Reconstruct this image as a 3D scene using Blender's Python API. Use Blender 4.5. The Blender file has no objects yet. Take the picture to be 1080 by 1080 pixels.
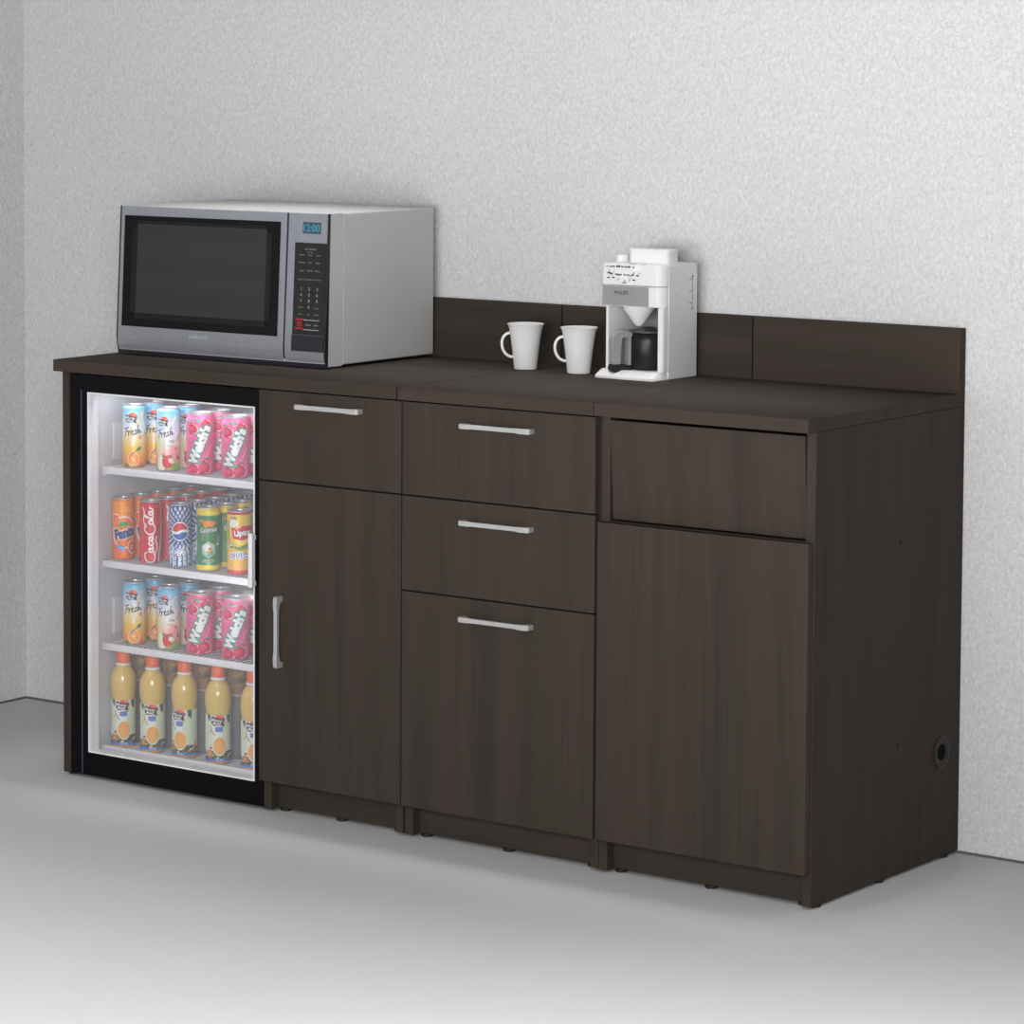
import bpy, bmesh, math, random
import numpy as np
from mathutils import Vector, Matrix
random.seed(7)
PI = math.pi
sc = bpy.context.scene
col = sc.collection

# ------------------------------------------------------------------ camera
cam_d = bpy.data.cameras.new('camera')
cam = bpy.data.objects.new('camera', cam_d); col.objects.link(cam)
cam.location = (3.13179, -6.13625, 1.63110)
yaw, pit = -0.685253, -0.0738866
fw = Vector((math.sin(yaw)*math.cos(pit), math.cos(yaw)*math.cos(pit), math.sin(pit)))
rt = Vector((math.cos(yaw), -math.sin(yaw), 0)); up = rt.cross(fw)
cam.matrix_world = Matrix(((rt.x, up.x, -fw.x, cam.location.x), (rt.y, up.y, -fw.y, cam.location.y),
                           (rt.z, up.z, -fw.z, cam.location.z), (0, 0, 0, 1)))
cam_d.sensor_fit = 'HORIZONTAL'; cam_d.sensor_width = 36.0
cam_d.lens = 3593.834/1080*36.0
cam_d.shift_x = (540-243.4517)/1080
cam_d.shift_y = (305.4998-540)/1080
cam_d.clip_end = 100
sc.camera = cam

# ------------------------------------------------------------------ light
world = bpy.data.worlds.new('room_light'); sc.world = world; world.use_nodes = True
world.node_tree.nodes['Background'].inputs[0].default_value = (1.0, 1.0, 1.0, 1)
world.node_tree.nodes['Background'].inputs[1].default_value = 0.02

def area_light(name, loc, target, sx, sy, power, color=(1, 1, 1)):
    d = bpy.data.lights.new(name, 'AREA'); d.shape = 'RECTANGLE'; d.size = sx; d.size_y = sy
    d.energy = power; d.color = color
    o = bpy.data.objects.new(name, d); col.objects.link(o)
    o.location = loc
    o.rotation_euler = (Vector(target)-Vector(loc)).to_track_quat('-Z', 'Y').to_euler()
    return o
def softbox(name, loc, target, sx, sy, power, spread=180):
    o = area_light(name, loc, target, sx, sy, power); o.data.spread = math.radians(spread); return o
softbox('front_softbox', (2.2, -5.5, 1.7), (0, 0, 0.8), 2.0, 1.6, 158)
softbox('wall_softbox', (0.2, -3.6, 1.0), (0.2, 0, 2.1), 2.2, 0.8, 11, 70)
softbox('right_floor_softbox', (1.2, -2.7, 2.6), (1.2, -2.5, 0), 1.6, 1.4, 39, 85)
softbox('left_floor_softbox', (-1.4, -2.7, 2.6), (-1.4, -2.5, 0), 1.6, 1.4, 10, 85)
softbox('wide_floor_softbox', (-0.3, -2.9, 2.9), (-0.3, -2.7, 0), 3.0, 1.6, 4.5, 100)
softbox('top_softbox', (-0.95, -0.38, 2.7), (-0.95, -0.36, 0), 1.7, 0.2, 2.0, 27)
softbox('left_softbox', (-0.3, -4.0, 1.3), (-2.6, -1.0, 1.0), 1.6, 1.6, 9.0, 90)

sc.view_settings.view_transform = 'Standard'
try: sc.view_settings.look = 'None'
except Exception: pass
sc.view_settings.gamma = 1.0
sc.view_settings.use_curve_mapping = False
sc.view_settings.exposure = 0.10

# ------------------------------------------------------------------ materials
def lin(c):
    c = c/255.0
    return c/12.92 if c <= 0.04045 else ((c+0.055)/1.055)**2.4
def rgb(r, g, b): return (lin(r), lin(g), lin(b), 1.0)
def mat(name, c, rough=0.5, metal=0.0, spec=0.5, coat=0.0, emit=None, es=0.0):
    m = bpy.data.materials.new(name); m.use_nodes = True
    b = m.node_tree.nodes['Principled BSDF']
    b.inputs['Base Color'].default_value = c
    b.inputs['Roughness'].default_value = rough
    b.inputs['Metallic'].default_value = metal
    b.inputs['Specular IOR Level'].default_value = spec
    if coat: b.inputs['Coat Weight'].default_value = coat; b.inputs['Coat Roughness'].default_value = 0.08
    if emit: b.inputs['Emission Color'].default_value = emit; b.inputs['Emission Strength'].default_value = es
    return m
def nodes(m): return m.node_tree.nodes, m.node_tree.links, m.node_tree.nodes['Principled BSDF']
def speckle(m, c, amount=0.06, scale=40):          # faint procedural unevenness
    n, l, b = nodes(m)
    tc = n.new('ShaderNodeTexCoord'); no = n.new('ShaderNodeTexNoise'); no.inputs['Scale'].default_value = scale
    no.inputs['Detail'].default_value = 3
    rp = n.new('ShaderNodeValToRGB')
    rp.color_ramp.elements[0].position = 0.3; rp.color_ramp.elements[1].position = 0.7
    rp.color_ramp.elements[0].color = tuple(x*(1-amount) for x in c[:3])+(1,)
    rp.color_ramp.elements[1].color = tuple(min(1, x*(1+amount)) for x in c[:3])+(1,)
    l.new(tc.outputs['Object'], no.inputs['Vector']); l.new(no.outputs['Fac'], rp.inputs['Fac'])
    l.new(rp.outputs['Color'], b.inputs['Base Color'])
    return m
def wood(name, axis, seed=0.0):
    m = mat(name, rgb(60, 53, 47), 0.75, spec=0.08); n, l, b = nodes(m)
    tc = n.new('ShaderNodeTexCoord'); oi = n.new('ShaderNodeObjectInfo')
    ad = n.new('ShaderNodeVectorMath'); ad.operation = 'ADD'
    cm = n.new('ShaderNodeCombineXYZ')
    mu = n.new('ShaderNodeMath'); mu.operation = 'MULTIPLY'; mu.inputs[1].default_value = 7.0
    l.new(oi.outputs['Random'], mu.inputs[0])
    for k in range(3): l.new(mu.outputs[0], cm.inputs[k])
    l.new(tc.outputs['Object'], ad.inputs[0]); l.new(cm.outputs[0], ad.inputs[1])
    def grain(sc_long, sc_across, detail):
        mp = n.new('ShaderNodeMapping')
        s = [sc_across]*3; s['XYZ'.index(axis)] = sc_long
        mp.inputs['Scale'].default_value = s
        no = n.new('ShaderNodeTexNoise'); no.inputs['Scale'].default_value = 1.0
        no.inputs['Detail'].default_value = detail; no.inputs['Roughness'].default_value = 0.6
        no.inputs['Distortion'].default_value = 0.35
        l.new(ad.outputs[0], mp.inputs['Vector']); l.new(mp.outputs[0], no.inputs['Vector'])
        return no
    a = grain(0.9, 22, 4); c = grain(3.5, 190, 2)
    mx = n.new('ShaderNodeMix'); mx.data_type = 'FLOAT'; mx.inputs[0].default_value = 0.34
    l.new(a.outputs['Fac'], mx.inputs[2]); l.new(c.outputs['Fac'], mx.inputs[3])
    rp = n.new('ShaderNodeValToRGB'); e = rp.color_ramp.elements
    e[0].position = 0.30; e[0].color = rgb(55, 49, 45)
    e[1].position = 0.72; e[1].color = rgb(71, 60, 56)
    k = e.new(0.5); k.color = rgb(63, 56, 50)
    l.new(mx.outputs[0], rp.inputs['Fac']); l.new(rp.outputs['Color'], b.inputs['Base Color'])
    bp = n.new('ShaderNodeBump'); bp.inputs['Strength'].default_value = 0.06; bp.inputs['Distance'].default_value = 0.001
    l.new(c.outputs['Fac'], bp.inputs['Height']); l.new(bp.outputs[0], b.inputs['Normal'])
    return m
WV = wood('espresso_wood_vertical_grain', 'Z')
WH = wood('espresso_wood_horizontal_grain', 'X')
def wall_mat():
    m = mat('textured_wall_plaster', rgb(214, 214, 215), 0.85, spec=0.2); n, l, b = nodes(m)
    tc = n.new('ShaderNodeTexCoord'); mp = n.new('ShaderNodeMapping')
    mp.inputs['Rotation'].default_value = (0, math.radians(28), 0); mp.inputs['Scale'].default_value = (1.15, 1.0, 0.85)
    l.new(tc.outputs['Object'], mp.inputs['Vector'])
    no = n.new('ShaderNodeTexNoise'); no.inputs['Scale'].default_value = 125; no.inputs['Detail'].default_value = 3
    no.inputs['Roughness'].default_value = 0.55; no.inputs['Distortion'].default_value = 0.8
    l.new(mp.outputs[0], no.inputs['Vector'])
    bp = n.new('ShaderNodeBump'); bp.inputs['Strength'].default_value = 0.75; bp.inputs['Distance'].default_value = 0.004
    l.new(no.outputs['Fac'], bp.inputs['Height']); l.new(bp.outputs[0], b.inputs['Normal'])
    rp = n.new('ShaderNodeValToRGB'); e = rp.color_ramp.elements
    e[0].position = 0.32; e[0].color = rgb(202, 202, 203); e[1].position = 0.68; e[1].color = rgb(224, 224, 225)
    l.new(no.outputs['Fac'], rp.inputs['Fac']); l.new(rp.outputs['Color'], b.inputs['Base Color'])
    return m
WALL = wall_mat()
FLOOR = speckle(mat('smooth_grey_floor', rgb(200, 200, 201), 0.75, spec=0.2), rgb(200, 200, 201), 0.012, 5)
GAPSHADE = speckle(mat('dark_grey_gap_shade', rgb(95, 95, 96), 0.7), rgb(95, 95, 96))
NICKEL = speckle(mat('satin_nickel', rgb(186, 186, 185), 0.42, 0.35), rgb(186, 186, 185), 0.03, 300)
RUB = speckle(mat('black_rubber', rgb(22, 22, 22), 0.6), rgb(22, 22, 22), 0.1, 200)
HOLE = speckle(mat('shadowed_hole', rgb(8, 8, 8), 0.9, spec=0.1), rgb(8, 8, 8), 0.1, 200)
GROM = speckle(mat('charcoal_plastic', rgb(36, 36, 36), 0.5, spec=0.25), rgb(36, 36, 36), 0.05, 200)
BLK = speckle(mat('gloss_black_enamel', rgb(8, 8, 12), 0.22, spec=0.12), rgb(8, 8, 12), 0.05, 30)
EDGEHL = speckle(mat('violet_grey_edge_highlight', rgb(70, 68, 82), 0.3), rgb(70, 68, 82), 0.05, 30)
LINER = speckle(mat('white_fridge_liner', rgb(205, 205, 209), 0.45), rgb(205, 205, 209), 0.015, 12)
WHITE = speckle(mat('white_coated_wire', rgb(232, 232, 234), 0.35), rgb(232, 232, 234), 0.02, 100)
ALU = speckle(mat('brushed_aluminium', rgb(205, 205, 207), 0.32, 0.5), rgb(190, 190, 192), 0.06, 400)
STEEL = speckle(mat('brushed_steel_front', rgb(152, 154, 162), 0.42, 0.35), rgb(152, 154, 162), 0.04, 60)
MWBODY = speckle(mat('light_grey_painted_metal', rgb(188, 188, 188), 0.6, spec=0.25), rgb(188, 188, 188), 0.015, 20)
MWDARK = speckle(mat('dark_edge_plastic', rgb(28, 28, 36), 0.35), rgb(28, 28, 36), 0.05, 50)
MWBLK = speckle(mat('black_door_glass', rgb(10, 10, 11), 0.14, spec=0.2), rgb(10, 10, 11), 0.05, 20)
PADBLK = speckle(mat('black_keypad', rgb(20, 20, 20), 0.35), rgb(20, 20, 20), 0.05, 50)
PRINT = speckle(mat('pale_grey_print', rgb(165, 165, 165), 0.6), rgb(165, 165, 165), 0.03, 100)
REDP = speckle(mat('red_print', rgb(185, 35, 30), 0.6), rgb(185, 35, 30), 0.03, 100)
LOGO = speckle(mat('pale_logo_print', rgb(190, 196, 205), 0.5), rgb(190, 196, 205), 0.03, 100)
DARKP = speckle(mat('dark_grey_print', rgb(70, 70, 70), 0.6), rgb(70, 70, 70), 0.03, 100)
CERAM = speckle(mat('white_glazed_ceramic', rgb(230, 230, 230), 0.22), rgb(230, 230, 230), 0.01, 60)
APPL = speckle(mat('white_appliance_plastic', rgb(229, 229, 229), 0.45, spec=0.3), rgb(229, 229, 229), 0.012, 30)
APPLG = speckle(mat('mid_grey_plastic', rgb(150, 150, 150), 0.4), rgb(150, 150, 150), 0.02, 40)
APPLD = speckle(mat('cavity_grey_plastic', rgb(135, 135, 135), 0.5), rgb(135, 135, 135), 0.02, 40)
CARAFE = speckle(mat('smoked_glass_with_coffee', rgb(36, 34, 31), 0.34, spec=0.25), rgb(36, 34, 31), 0.06, 30)
CARLID = speckle(mat('dark_grey_lid', rgb(72, 71, 70), 0.35), rgb(72, 71, 70), 0.04, 40)
CAPM = speckle(mat('orange_cap_plastic', rgb(244, 112, 62), 0.4), rgb(244, 112, 62), 0.03, 80)
JUICE = speckle(mat('yellow_juice_bottle', rgb(222, 190, 104), 0.15, coat=0.4), rgb(222, 190, 104), 0.05, 30)
LCD = speckle(mat('dim_display_panel', rgb(66, 70, 80), 0.4), rgb(66, 70, 80), 0.04, 100)
LCDON = mat('cyan_lit_digits', rgb(30, 120, 150), 0.5, emit=rgb(40, 170, 200), es=0.35)
FILLGLOW = mat('added_fridge_glow', rgb(240, 240, 245), 0.5, emit=(1, 1, 1, 1), es=1.2)  # emission of the strip added to brighten the fridge inside
def mesh_window():                                   # perforated screen behind a microwave window
    m = mat('perforated_window_screen', rgb(70, 70, 70), 0.3, spec=0.3); n, l, b = nodes(m)
    tc = n.new('ShaderNodeTexCoord')
    vo = n.new('ShaderNodeTexVoronoi'); vo.inputs['Scale'].default_value = 260; vo.inputs['Randomness'].default_value = 0.0
    rp = n.new('ShaderNodeValToRGB'); e = rp.color_ramp.elements
    e[0].position = 0.25; e[0].color = rgb(42, 42, 42); e[1].position = 0.45; e[1].color = rgb(52, 52, 52)
    l.new(tc.outputs['Object'], vo.inputs['Vector']); l.new(vo.outputs['Distance'], rp.inputs['Fac'])
    l.new(rp.outputs['Color'], b.inputs['Base Color']); return m
SCREEN = mesh_window()
def glass_mat():
    m = bpy.data.materials.new('door_glass_reflection_veil'); m.use_nodes = True
    n, l = m.node_tree.nodes, m.node_tree.links; n.clear()
    out = n.new('ShaderNodeOutputMaterial'); tr = n.new('ShaderNodeBsdfTransparent'); tr.inputs[0].default_value = (0.97, 0.97, 0.98, 1)
    gl = n.new('ShaderNodeBsdfGlossy'); gl.inputs['Roughness'].default_value = 0.12; gl.inputs[0].default_value = (0.9, 0.9, 0.9, 1)
    df = n.new('ShaderNodeBsdfDiffuse'); df.inputs[0].default_value = (0.8, 0.8, 0.82, 1)  # pale diffuse veil stands in for reflections on the pane
    tc = n.new('ShaderNodeTexCoord'); no = n.new('ShaderNodeTexNoise'); no.inputs['Scale'].default_value = 2.0
    rp = n.new('ShaderNodeMapRange'); rp.inputs[3].default_value = 0.05; rp.inputs[4].default_value = 0.075
    l.new(tc.outputs['Object'], no.inputs['Vector']); l.new(no.outputs['Fac'], rp.inputs[0])
    m1 = n.new('ShaderNodeMixShader'); m2 = n.new('ShaderNodeMixShader'); m2.inputs[0].default_value = 0.025
    l.new(rp.outputs[0], m1.inputs[0]); l.new(tr.outputs[0], m1.inputs[1]); l.new(df.outputs[0], m1.inputs[2])
    l.new(m1.outputs[0], m2.inputs[1]); l.new(gl.outputs[0], m2.inputs[2]); l.new(m2.outputs[0], out.inputs[0])
    return m
GLASS = glass_mat()
def art_mat(name, rough=0.32, metal=0.15):
    m = mat(name, (1, 1, 1, 1), rough, metal); n, l, b = nodes(m)
    a = n.new('ShaderNodeAttribute'); a.attribute_name = 'art'
    l.new(a.outputs['Color'], b.inputs['Base Color']); return m
ART = art_mat('printed_can_art'); ARTP = art_mat('printed_label_art', 0.45, 0.0)

# ------------------------------------------------------------------ mesh helpers
def link_mesh(name, me, m, parent=None, loc=None):
    if m and not me.materials: me.materials.append(m)
    o = bpy.data.objects.new(name, me); col.objects.link(o)
    if parent: o.parent = parent
    if loc: o.location = loc
    return o
def wloc(o):
    v = Vector((0, 0, 0))
    while o: v += o.location; o = o.parent
    return v
def obj(name, bm, m, parent=None, smooth=False):
    """bm in world coordinates; stored relative to the thing's base"""
    bmesh.ops.recalc_face_normals(bm, faces=bm.faces)
    if parent: bmesh.ops.translate(bm, verts=bm.verts, vec=-wloc(parent))
    me = bpy.data.meshes.new(name); bm.to_mesh(me); bm.free()
    if smooth:
        me.shade_smooth()
        try: me.set_sharp_from_angle(angle=math.radians(35))
        except Exception: pass
    return link_mesh(name, me, m, parent)
def box(bm, x0, x1, y0, y1, z0, z1, bev=0.0, seg=2):
    r = bmesh.ops.create_cube(bm, size=1.0)
    vs = r['verts']
    for v in vs:
        v.co = Vector(((x0+x1)/2+v.co.x*(x1-x0), (y0+y1)/2+v.co.y*(y1-y0), (z0+z1)/2+v.co.z*(z1-z0)))
    if bev > 0:
        es = list({e for v in vs for e in v.link_edges})
        bmesh.ops.bevel(bm, geom=es, offset=bev, segments=seg, affect='EDGES', profile=0.5)
    return bm
def B(*a, **k): return box(bmesh.new(), *a, **k)
def prism(bm, pts, axis, a, b, bev=0.0):
    """closed polygon pts (2-D) extruded along axis from a to b"""
    def P(p, t):
        return {'X': (t, p[0], p[1]), 'Y': (p[0], t, p[1]), 'Z': (p[0], p[1], t)}[axis]
    A = [bm.verts.new(P(p, a)) for p in pts]; C = [bm.verts.new(P(p, b)) for p in pts]
    bm.faces.new(A); bm.faces.new(C[::-1])
    n = len(pts)
    for i in range(n): bm.faces.new((A[i], C[i], C[(i+1) % n], A[(i+1) % n]))
    if bev > 0:
        es = list({e for v in A+C for e in v.link_edges})
        bmesh.ops.bevel(bm, geom=es, offset=bev, segments=2, affect='EDGES')
    return bm
def lathe(bm, prof, c=(0, 0, 0), n=48, cap=True):
    """prof [(r,z)...] around the vertical axis through c"""
    rings = []
    for r, z in prof:
        rings.append([bm.verts.new((c[0]+r*math.cos(2*PI*i/n), c[1]+r*math.sin(2*PI*i/n), c[2]+z)) for i in range(n)])
    for a, b in zip(rings, rings[1:]):
        for i in range(n): bm.faces.new((a[i], a[(i+1) % n], b[(i+1) % n], b[i]))
    if cap:
        bm.faces.new(rings[0][::-1]); bm.faces.new(rings[-1])
    return bm
def tube(bm, pts, r, n=8, ry=None, closed=False):
    pts = [Vector(p) for p in pts]; rings = []
    m = len(pts); ref = None
    for i, p in enumerate(pts):
        if closed: t = (pts[(i+1) % m]-pts[i-1]).normalized()
        else: t = (pts[min(i+1, m-1)]-pts[max(i-1, 0)]).normalized()
        if ref is None: ref = Vector((0, 0, 1)) if abs(t.z) < 0.9 else Vector((1, 0, 0))
        a = t.cross(ref); a.normalize(); b = a.cross(t).normalized(); ref = b
        rr = r[i] if isinstance(r, (list, tuple)) else r
        r2 = rr if ry is None else ry
        rings.append([bm.verts.new(p+a*rr*math.cos(2*PI*k/n)+b*r2*math.sin(2*PI*k/n)) for k in range(n)])
    for i in range(m if closed else m-1):
        A, C = rings[i], rings[(i+1) % m]
        for k in range(n): bm.faces.new((A[k], A[(k+1) % n], C[(k+1) % n], C[k]))
    if not closed: bm.faces.new(rings[0][::-1]); bm.faces.new(rings[-1])
    return bm
def cylx(bm, c, r, x0, x1, n=32):
    return prism(bm, [(c[0]+r*math.cos(2*PI*i/n), c[1]+r*math.sin(2*PI*i/n)) for i in range(n)], 'X', x0, x1)
def ring(bm, c, ro, ri, x0, x1, n=40):               # flat ring with a hole, axis X, centre (y,z)
    R = []
    for r, x in ((ri, x0), (ro, x0), (ro, x1-0.0008), (ro-0.0012, x1), (ri+0.004, x1), (ri, x1-0.002)):
        R.append([bm.verts.new((x, c[0]+r*math.cos(2*PI*i/n), c[1]+r*math.sin(2*PI*i/n))) for i in range(n)])
    for a, b in zip(R, R[1:]+R[:1]):
        for i in range(n): bm.faces.new((a[i], a[(i+1) % n], b[(i+1) % n], b[i]))
    return bm
def text_mesh(s, size, bold=0.0, shear=0.0, spacing=1.0):
    cu = bpy.data.curves.new('t', 'FONT'); cu.body = s; cu.size = size; cu.offset = bold*size; cu.shear = shear
    cu.align_x = 'CENTER'; cu.align_y = 'CENTER'; cu.space_character = spacing; cu.resolution_u = 4
    o = bpy.data.objects.new('t', cu); me = bpy.data.meshes.new_from_object(o)
    me.calc_loop_triangles()
    co = np.zeros(len(me.vertices)*3); me.vertices.foreach_get('co', co); co = co.reshape(-1, 3)[:, :2]
    tr = np.zeros(len(me.loop_triangles)*3, dtype=np.int32); me.loop_triangles.foreach_get('vertices', tr); tr = tr.reshape(-1, 3)
    bpy.data.objects.remove(o); bpy.data.curves.remove(cu); bpy.data.meshes.remove(me)
    if len(co):
        co = co-(co.max(0)+co.min(0))/2
    return co, tr
def text_bm(bm, s, size, place, **k):
    """flat lettering; place(x,y) -> world point"""
    co, tr = text_mesh(s, size, **k)
    vs = [bm.verts.new(place(x, y)) for x, y in co]
    for a, b, c in tr:
        try: bm.faces.new((vs[a], vs[b], vs[c]))
        except ValueError: pass
    return bm
def thing(name, label, cat, loc, rz=0.0, group=None):
    o = bpy.data.objects.new(name, None); col.objects.link(o); o.empty_display_size = 0.05
    o.location = loc; o.rotation_euler = (0, 0, rz)
    o['label'] = label; o['category'] = cat
    if group: o['group'] = group
    return o
def struct(name, bm, m):
    o = obj(name, bm, m); o['kind'] = 'structure'; return o
def copy_tree(o, parent=None):
    c = o.copy(); col.objects.link(c)
    if parent: c.parent = parent
    for ch in list(o.children): copy_tree(ch, c)
    return c

# ------------------------------------------------------------------ room
H = 0.927; D = 0.6208; T = 0.0258; W2 = 0.47158; W1 = 0.93742
YD = -0.6097                 # front face of doors and drawers
YP = -0.5899                 # front edges of the side panels
L = -(2*W2+W1)
WL = -2.5376
struct('floor', B(WL-0.1, 5.0, -9.0, 0.1, -0.1, 0.0), FLOOR)
struct('wall_back', B(WL-0.1, 5.0, 0.0, 0.1, 0.0, 2.9), WALL)
struct('wall_left', B(WL-0.1, WL, -9.0, 0.0, 0.0, 2.9), WALL)
struct('gap_shade_1', B(WL+0.002, 5.0, -0.002, 0.0, 0.0, 0.005), GAPSHADE)  # shade of the wall-floor contact gap, built as a dark strip
struct('gap_shade_2', B(WL, WL+0.002, -9.0, 0.0, 0.0, 0.005), GAPSHADE)

# ------------------------------------------------------------------ cabinets
def bar_handle(parent, horizontal, c, length, yd=YD, out=0.022):
    """bridge-shaped bar pull; c = (x,z) centre"""
    h = length/2; a = 0.0105
    pts = [(-h, yd+0.0), (-h, yd-out+0.003), (-h+0.003, yd-out), (-h+0.022, yd-out), (-h+0.034, yd-out+0.0015),
           (h-0.034, yd-out+0.0015), (h-0.022, yd-out), (h-0.003, yd-out), (h, yd-out+0.003), (h, yd),
           (h-0.012, yd), (h-0.013, yd-out+0.011), (h-0.030, yd-out+0.0085), (-h+0.030, yd-out+0.0085), (-h+0.013, yd-out+0.011), (-h+0.012, yd)]
    bm = bmesh.new()
    prism(bm, pts, 'Z', -a/2, a/2, 0.0012)
    for v in bm.verts:
        x, y, z = v.co
        if abs(x) < h-0.026: z *= 0.82
        v.co = (c[0]+x, y, c[1]+z) if horizontal else (c[0]+z, y, c[1]+x)
    return obj('handle', bm, NICKEL, parent, True)
def foot(root, x, y):
    bm = bmesh.new(); lathe(bm, [(0.011, 0.0), (0.0125, 0.0015), (0.0125, 0.0068)], (x, y, 0.0), 20)
    obj('levelling_foot', bm, RUB, root)
def holes(root, x, pts):
    for y, z in pts:
        bm = bmesh.new(); cylx(bm, (y, z), 0.0028, x-0.003, x+0.0004, 14); obj('peg_hole', bm, HOLE, root)
PT = 0.0195; ZB = 0.0065
def cabinet(x0, x1, label, name, panels, kick_spans, splash_l, splash_r):
    r = thing(name, label, 'cabinet', ((x0+x1)/2, -D/2, 0))
    obj('worktop', B(x0, x1, -D, -0.0262, H-T, H, bev=0.0015), WH, r)
    bk = obj('backsplash', B(splash_l, splash_r, -0.0252, -0.001, H-0.0258, H+0.1293, bev=0.001), WH, r)
    for k, (a, b) in enumerate(panels):
        obj('side_panel', B(a, b, YP, -0.0262 if b < -0.01 else -0.001, ZB, H-T-0.0004, bev=0.0008), WV, r)
    for (a, b) in kick_spans:
        obj('toe_kick', B(a, b, -0.565, -0.547, ZB+0.001, 0.085), WH, r)
        for x in (a+0.012, (a+b)/2, b-0.012): foot(r, x, -0.556)
        obj('bottom_shelf', B(a, b, -0.586, -0.03, 0.0855, 0.1025), WV, r)
    return r
s1, s2 = -2*W2, -W2
x_div = (-1.3110, -1.2905)
# left cabinet with the fridge bay
c1 = cabinet(L, s1-0.0024, 'wide left dark wood cabinet holding the drink fridge under the microwave', 'refrigerator_cabinet',
             [(L, L+0.0200), x_div, (-0.9660, -0.9470)], [(x_div[1], -0.9660)], L, s1-0.0022)
dr = obj('drawer', B(-1.3090, -0.9400, YD, YP-0.0012, 0.7090, 0.8975, bev=0.0008), WV, c1)
bar_handle(dr, True, (-1.1195, 0.8695), 0.165)
dr = obj('door', B(-1.3090, -0.9400, YD, YP-0.0012, 0.0695, 0.7060, bev=0.0008), WV, c1)
bar_handle(dr, False, (-1.2495, 0.3925), 0.151)
obj('back_panel', B(x_div[1], -0.9660, -0.034, -0.028, 0.1, H-T-0.001), WV, c1)
foot(c1, L+0.010, -0.566); foot(c1, L+0.010, -0.06)
# middle cabinet with three drawers
c2 = cabinet(s1+0.0012, s2-0.0006, 'middle dark wood cabinet with three drawers and three bar handles', 'drawer_cabinet',
             [(-0.9415, -0.9220), (-0.4915, -0.4725)], [(-0.9220, -0.4915)], s1+0.0022, s2-0.0016)
for z0, z1, hz, hx in ((0.7090, 0.8975, 0.8600, -0.6995), (0.5140, 0.7060, 0.6655, -0.6995), (0.0685, 0.5110, 0.4715, -0.6995)):
    d = obj('drawer', B(-0.9372, -0.4735, YD, YP-0.0012, z0, z1, bev=0.0008), WV, c2)
    bar_handle(d, True, (hx, hz), 0.170)
obj('back_panel', B(-0.9220, -0.4915, -0.034, -0.028, 0.1, H-T-0.001), WV, c2)
# right cabinet with the tilting waste flap
c3 = cabinet(s2+0.0006, 0.0, 'right dark wood waste cabinet with a push flap above a plain door', 'waste_bin_cabinet',
             [(-0.4712, -0.4520), (-0.0195, 0.0)], [(-0.4520, -0.0195)], s2+0.0016, 0.0)
obj('door', B(-0.4675, -0.0032, YD, YP-0.0012, 0.0690, 0.6940, bev=0.0008), WV, c3)
obj('rail', B(-0.4520, -0.0195, YP, YP+0.018, 0.672, 0.6950), WV, c3)
bm = bmesh.new(); prism(bm, [(YP-0.0045, 0.8925), (YP+0.0125, 0.8925), (YP+0.026, 0.6985), (YP+0.009, 0.6985)], 'X', -0.4500, -0.0215, 0.0006)
obj('waste_flap', bm, WV, c3)
obj('back_panel', B(-0.4520, -0.0195, -0.034, -0.028, 0.1, H-T-0.001), WV, c3)
holes(c3, 0.0, [(-0.2594, 0.6588), (-0.2593, 0.2619)])
for y in (-0.556, -0.3143, -0.05): foot(c3, -0.011, y)
bm = bmesh.new(); ring(bm, (-0.0800, 0.2178), 0.034, 0.0165, -0.001, 0.0030)
g = obj('cable_grommet', bm, GROM, c3, True)
bm = bmesh.new(); cylx(bm, (-0.0800, 0.2178), 0.0168, -0.002, 0.0006, 28); obj('grommet_hole', bm, HOLE, g)

# ------------------------------------------------------------------ refrigerator
FX0, FX1 = L+0.0215, -1.3128
YF = -0.588                      # plane of the glass door front
OX0, OX1, OZ0, OZ1 = -1.8080, -1.3375, 0.0590, 0.8570
IX0, IX1, IZ0, IZ1, IYB = -1.8160, -1.3260, 0.045, 0.872, -0.085
fr = thing('display_refrigerator', 'black framed glass door drink fridge set into the left cabinet', 'refrigerator', ((FX0+FX1)/2, -0.3, 0))
def shell(name, outer, inner, y0, y1, m, parent, bev=0.0):   # open-fronted box with wall thickness
    bm = bmesh.new()
    (a0, a1, c0, c1_), (b0, b1, d0, d1) = outer, inner
    box(bm, a0, b0, y0, y1, c0, c1_); box(bm, b1, a1, y0, y1, c0, c1_)
    box(bm, b0, b1, y0, y1, c0, d0); box(bm, b0, b1, y0, y1, d1, c1_)
    box(bm, b0, b1, y1-0.02, y1, d0, d1)
    return obj(name, bm, m, parent)
shell('fridge_shell', (FX0, FX1, 0.010, 0.893), (IX0-0.012, IX1+0.004, IZ0-0.012, IZ1+0.006), YF+0.032, -0.045, BLK, fr)
ln = shell('liner', (IX0-0.0118, IX1+0.0038, IZ0-0.0118, IZ1+0.0058), (IX0, IX1, IZ0, IZ1), YF+0.031, IYB+0.02, LINER, fr)
# moulded shelf rails and air duct of the liner
bm = bmesh.new()
for zs in (0.686, 0.482, 0.298):
    box(bm, IX0, IX0+0.010, -0.53, -0.12, zs-0.020, zs-0.008, bev=0.002)
    box(bm, IX0, IX0+0.007, -0.50, -0.14, zs+0.012, zs+0.095, bev=0.003)
obj('shelf_rail', bm, LINER, ln, True)
bm = bmesh.new(); box(bm, -1.62, -1.52, IYB-0.012, IYB, 0.10, 0.84, bev=0.004); obj('air_duct', bm, LINER, ln, True)
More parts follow.
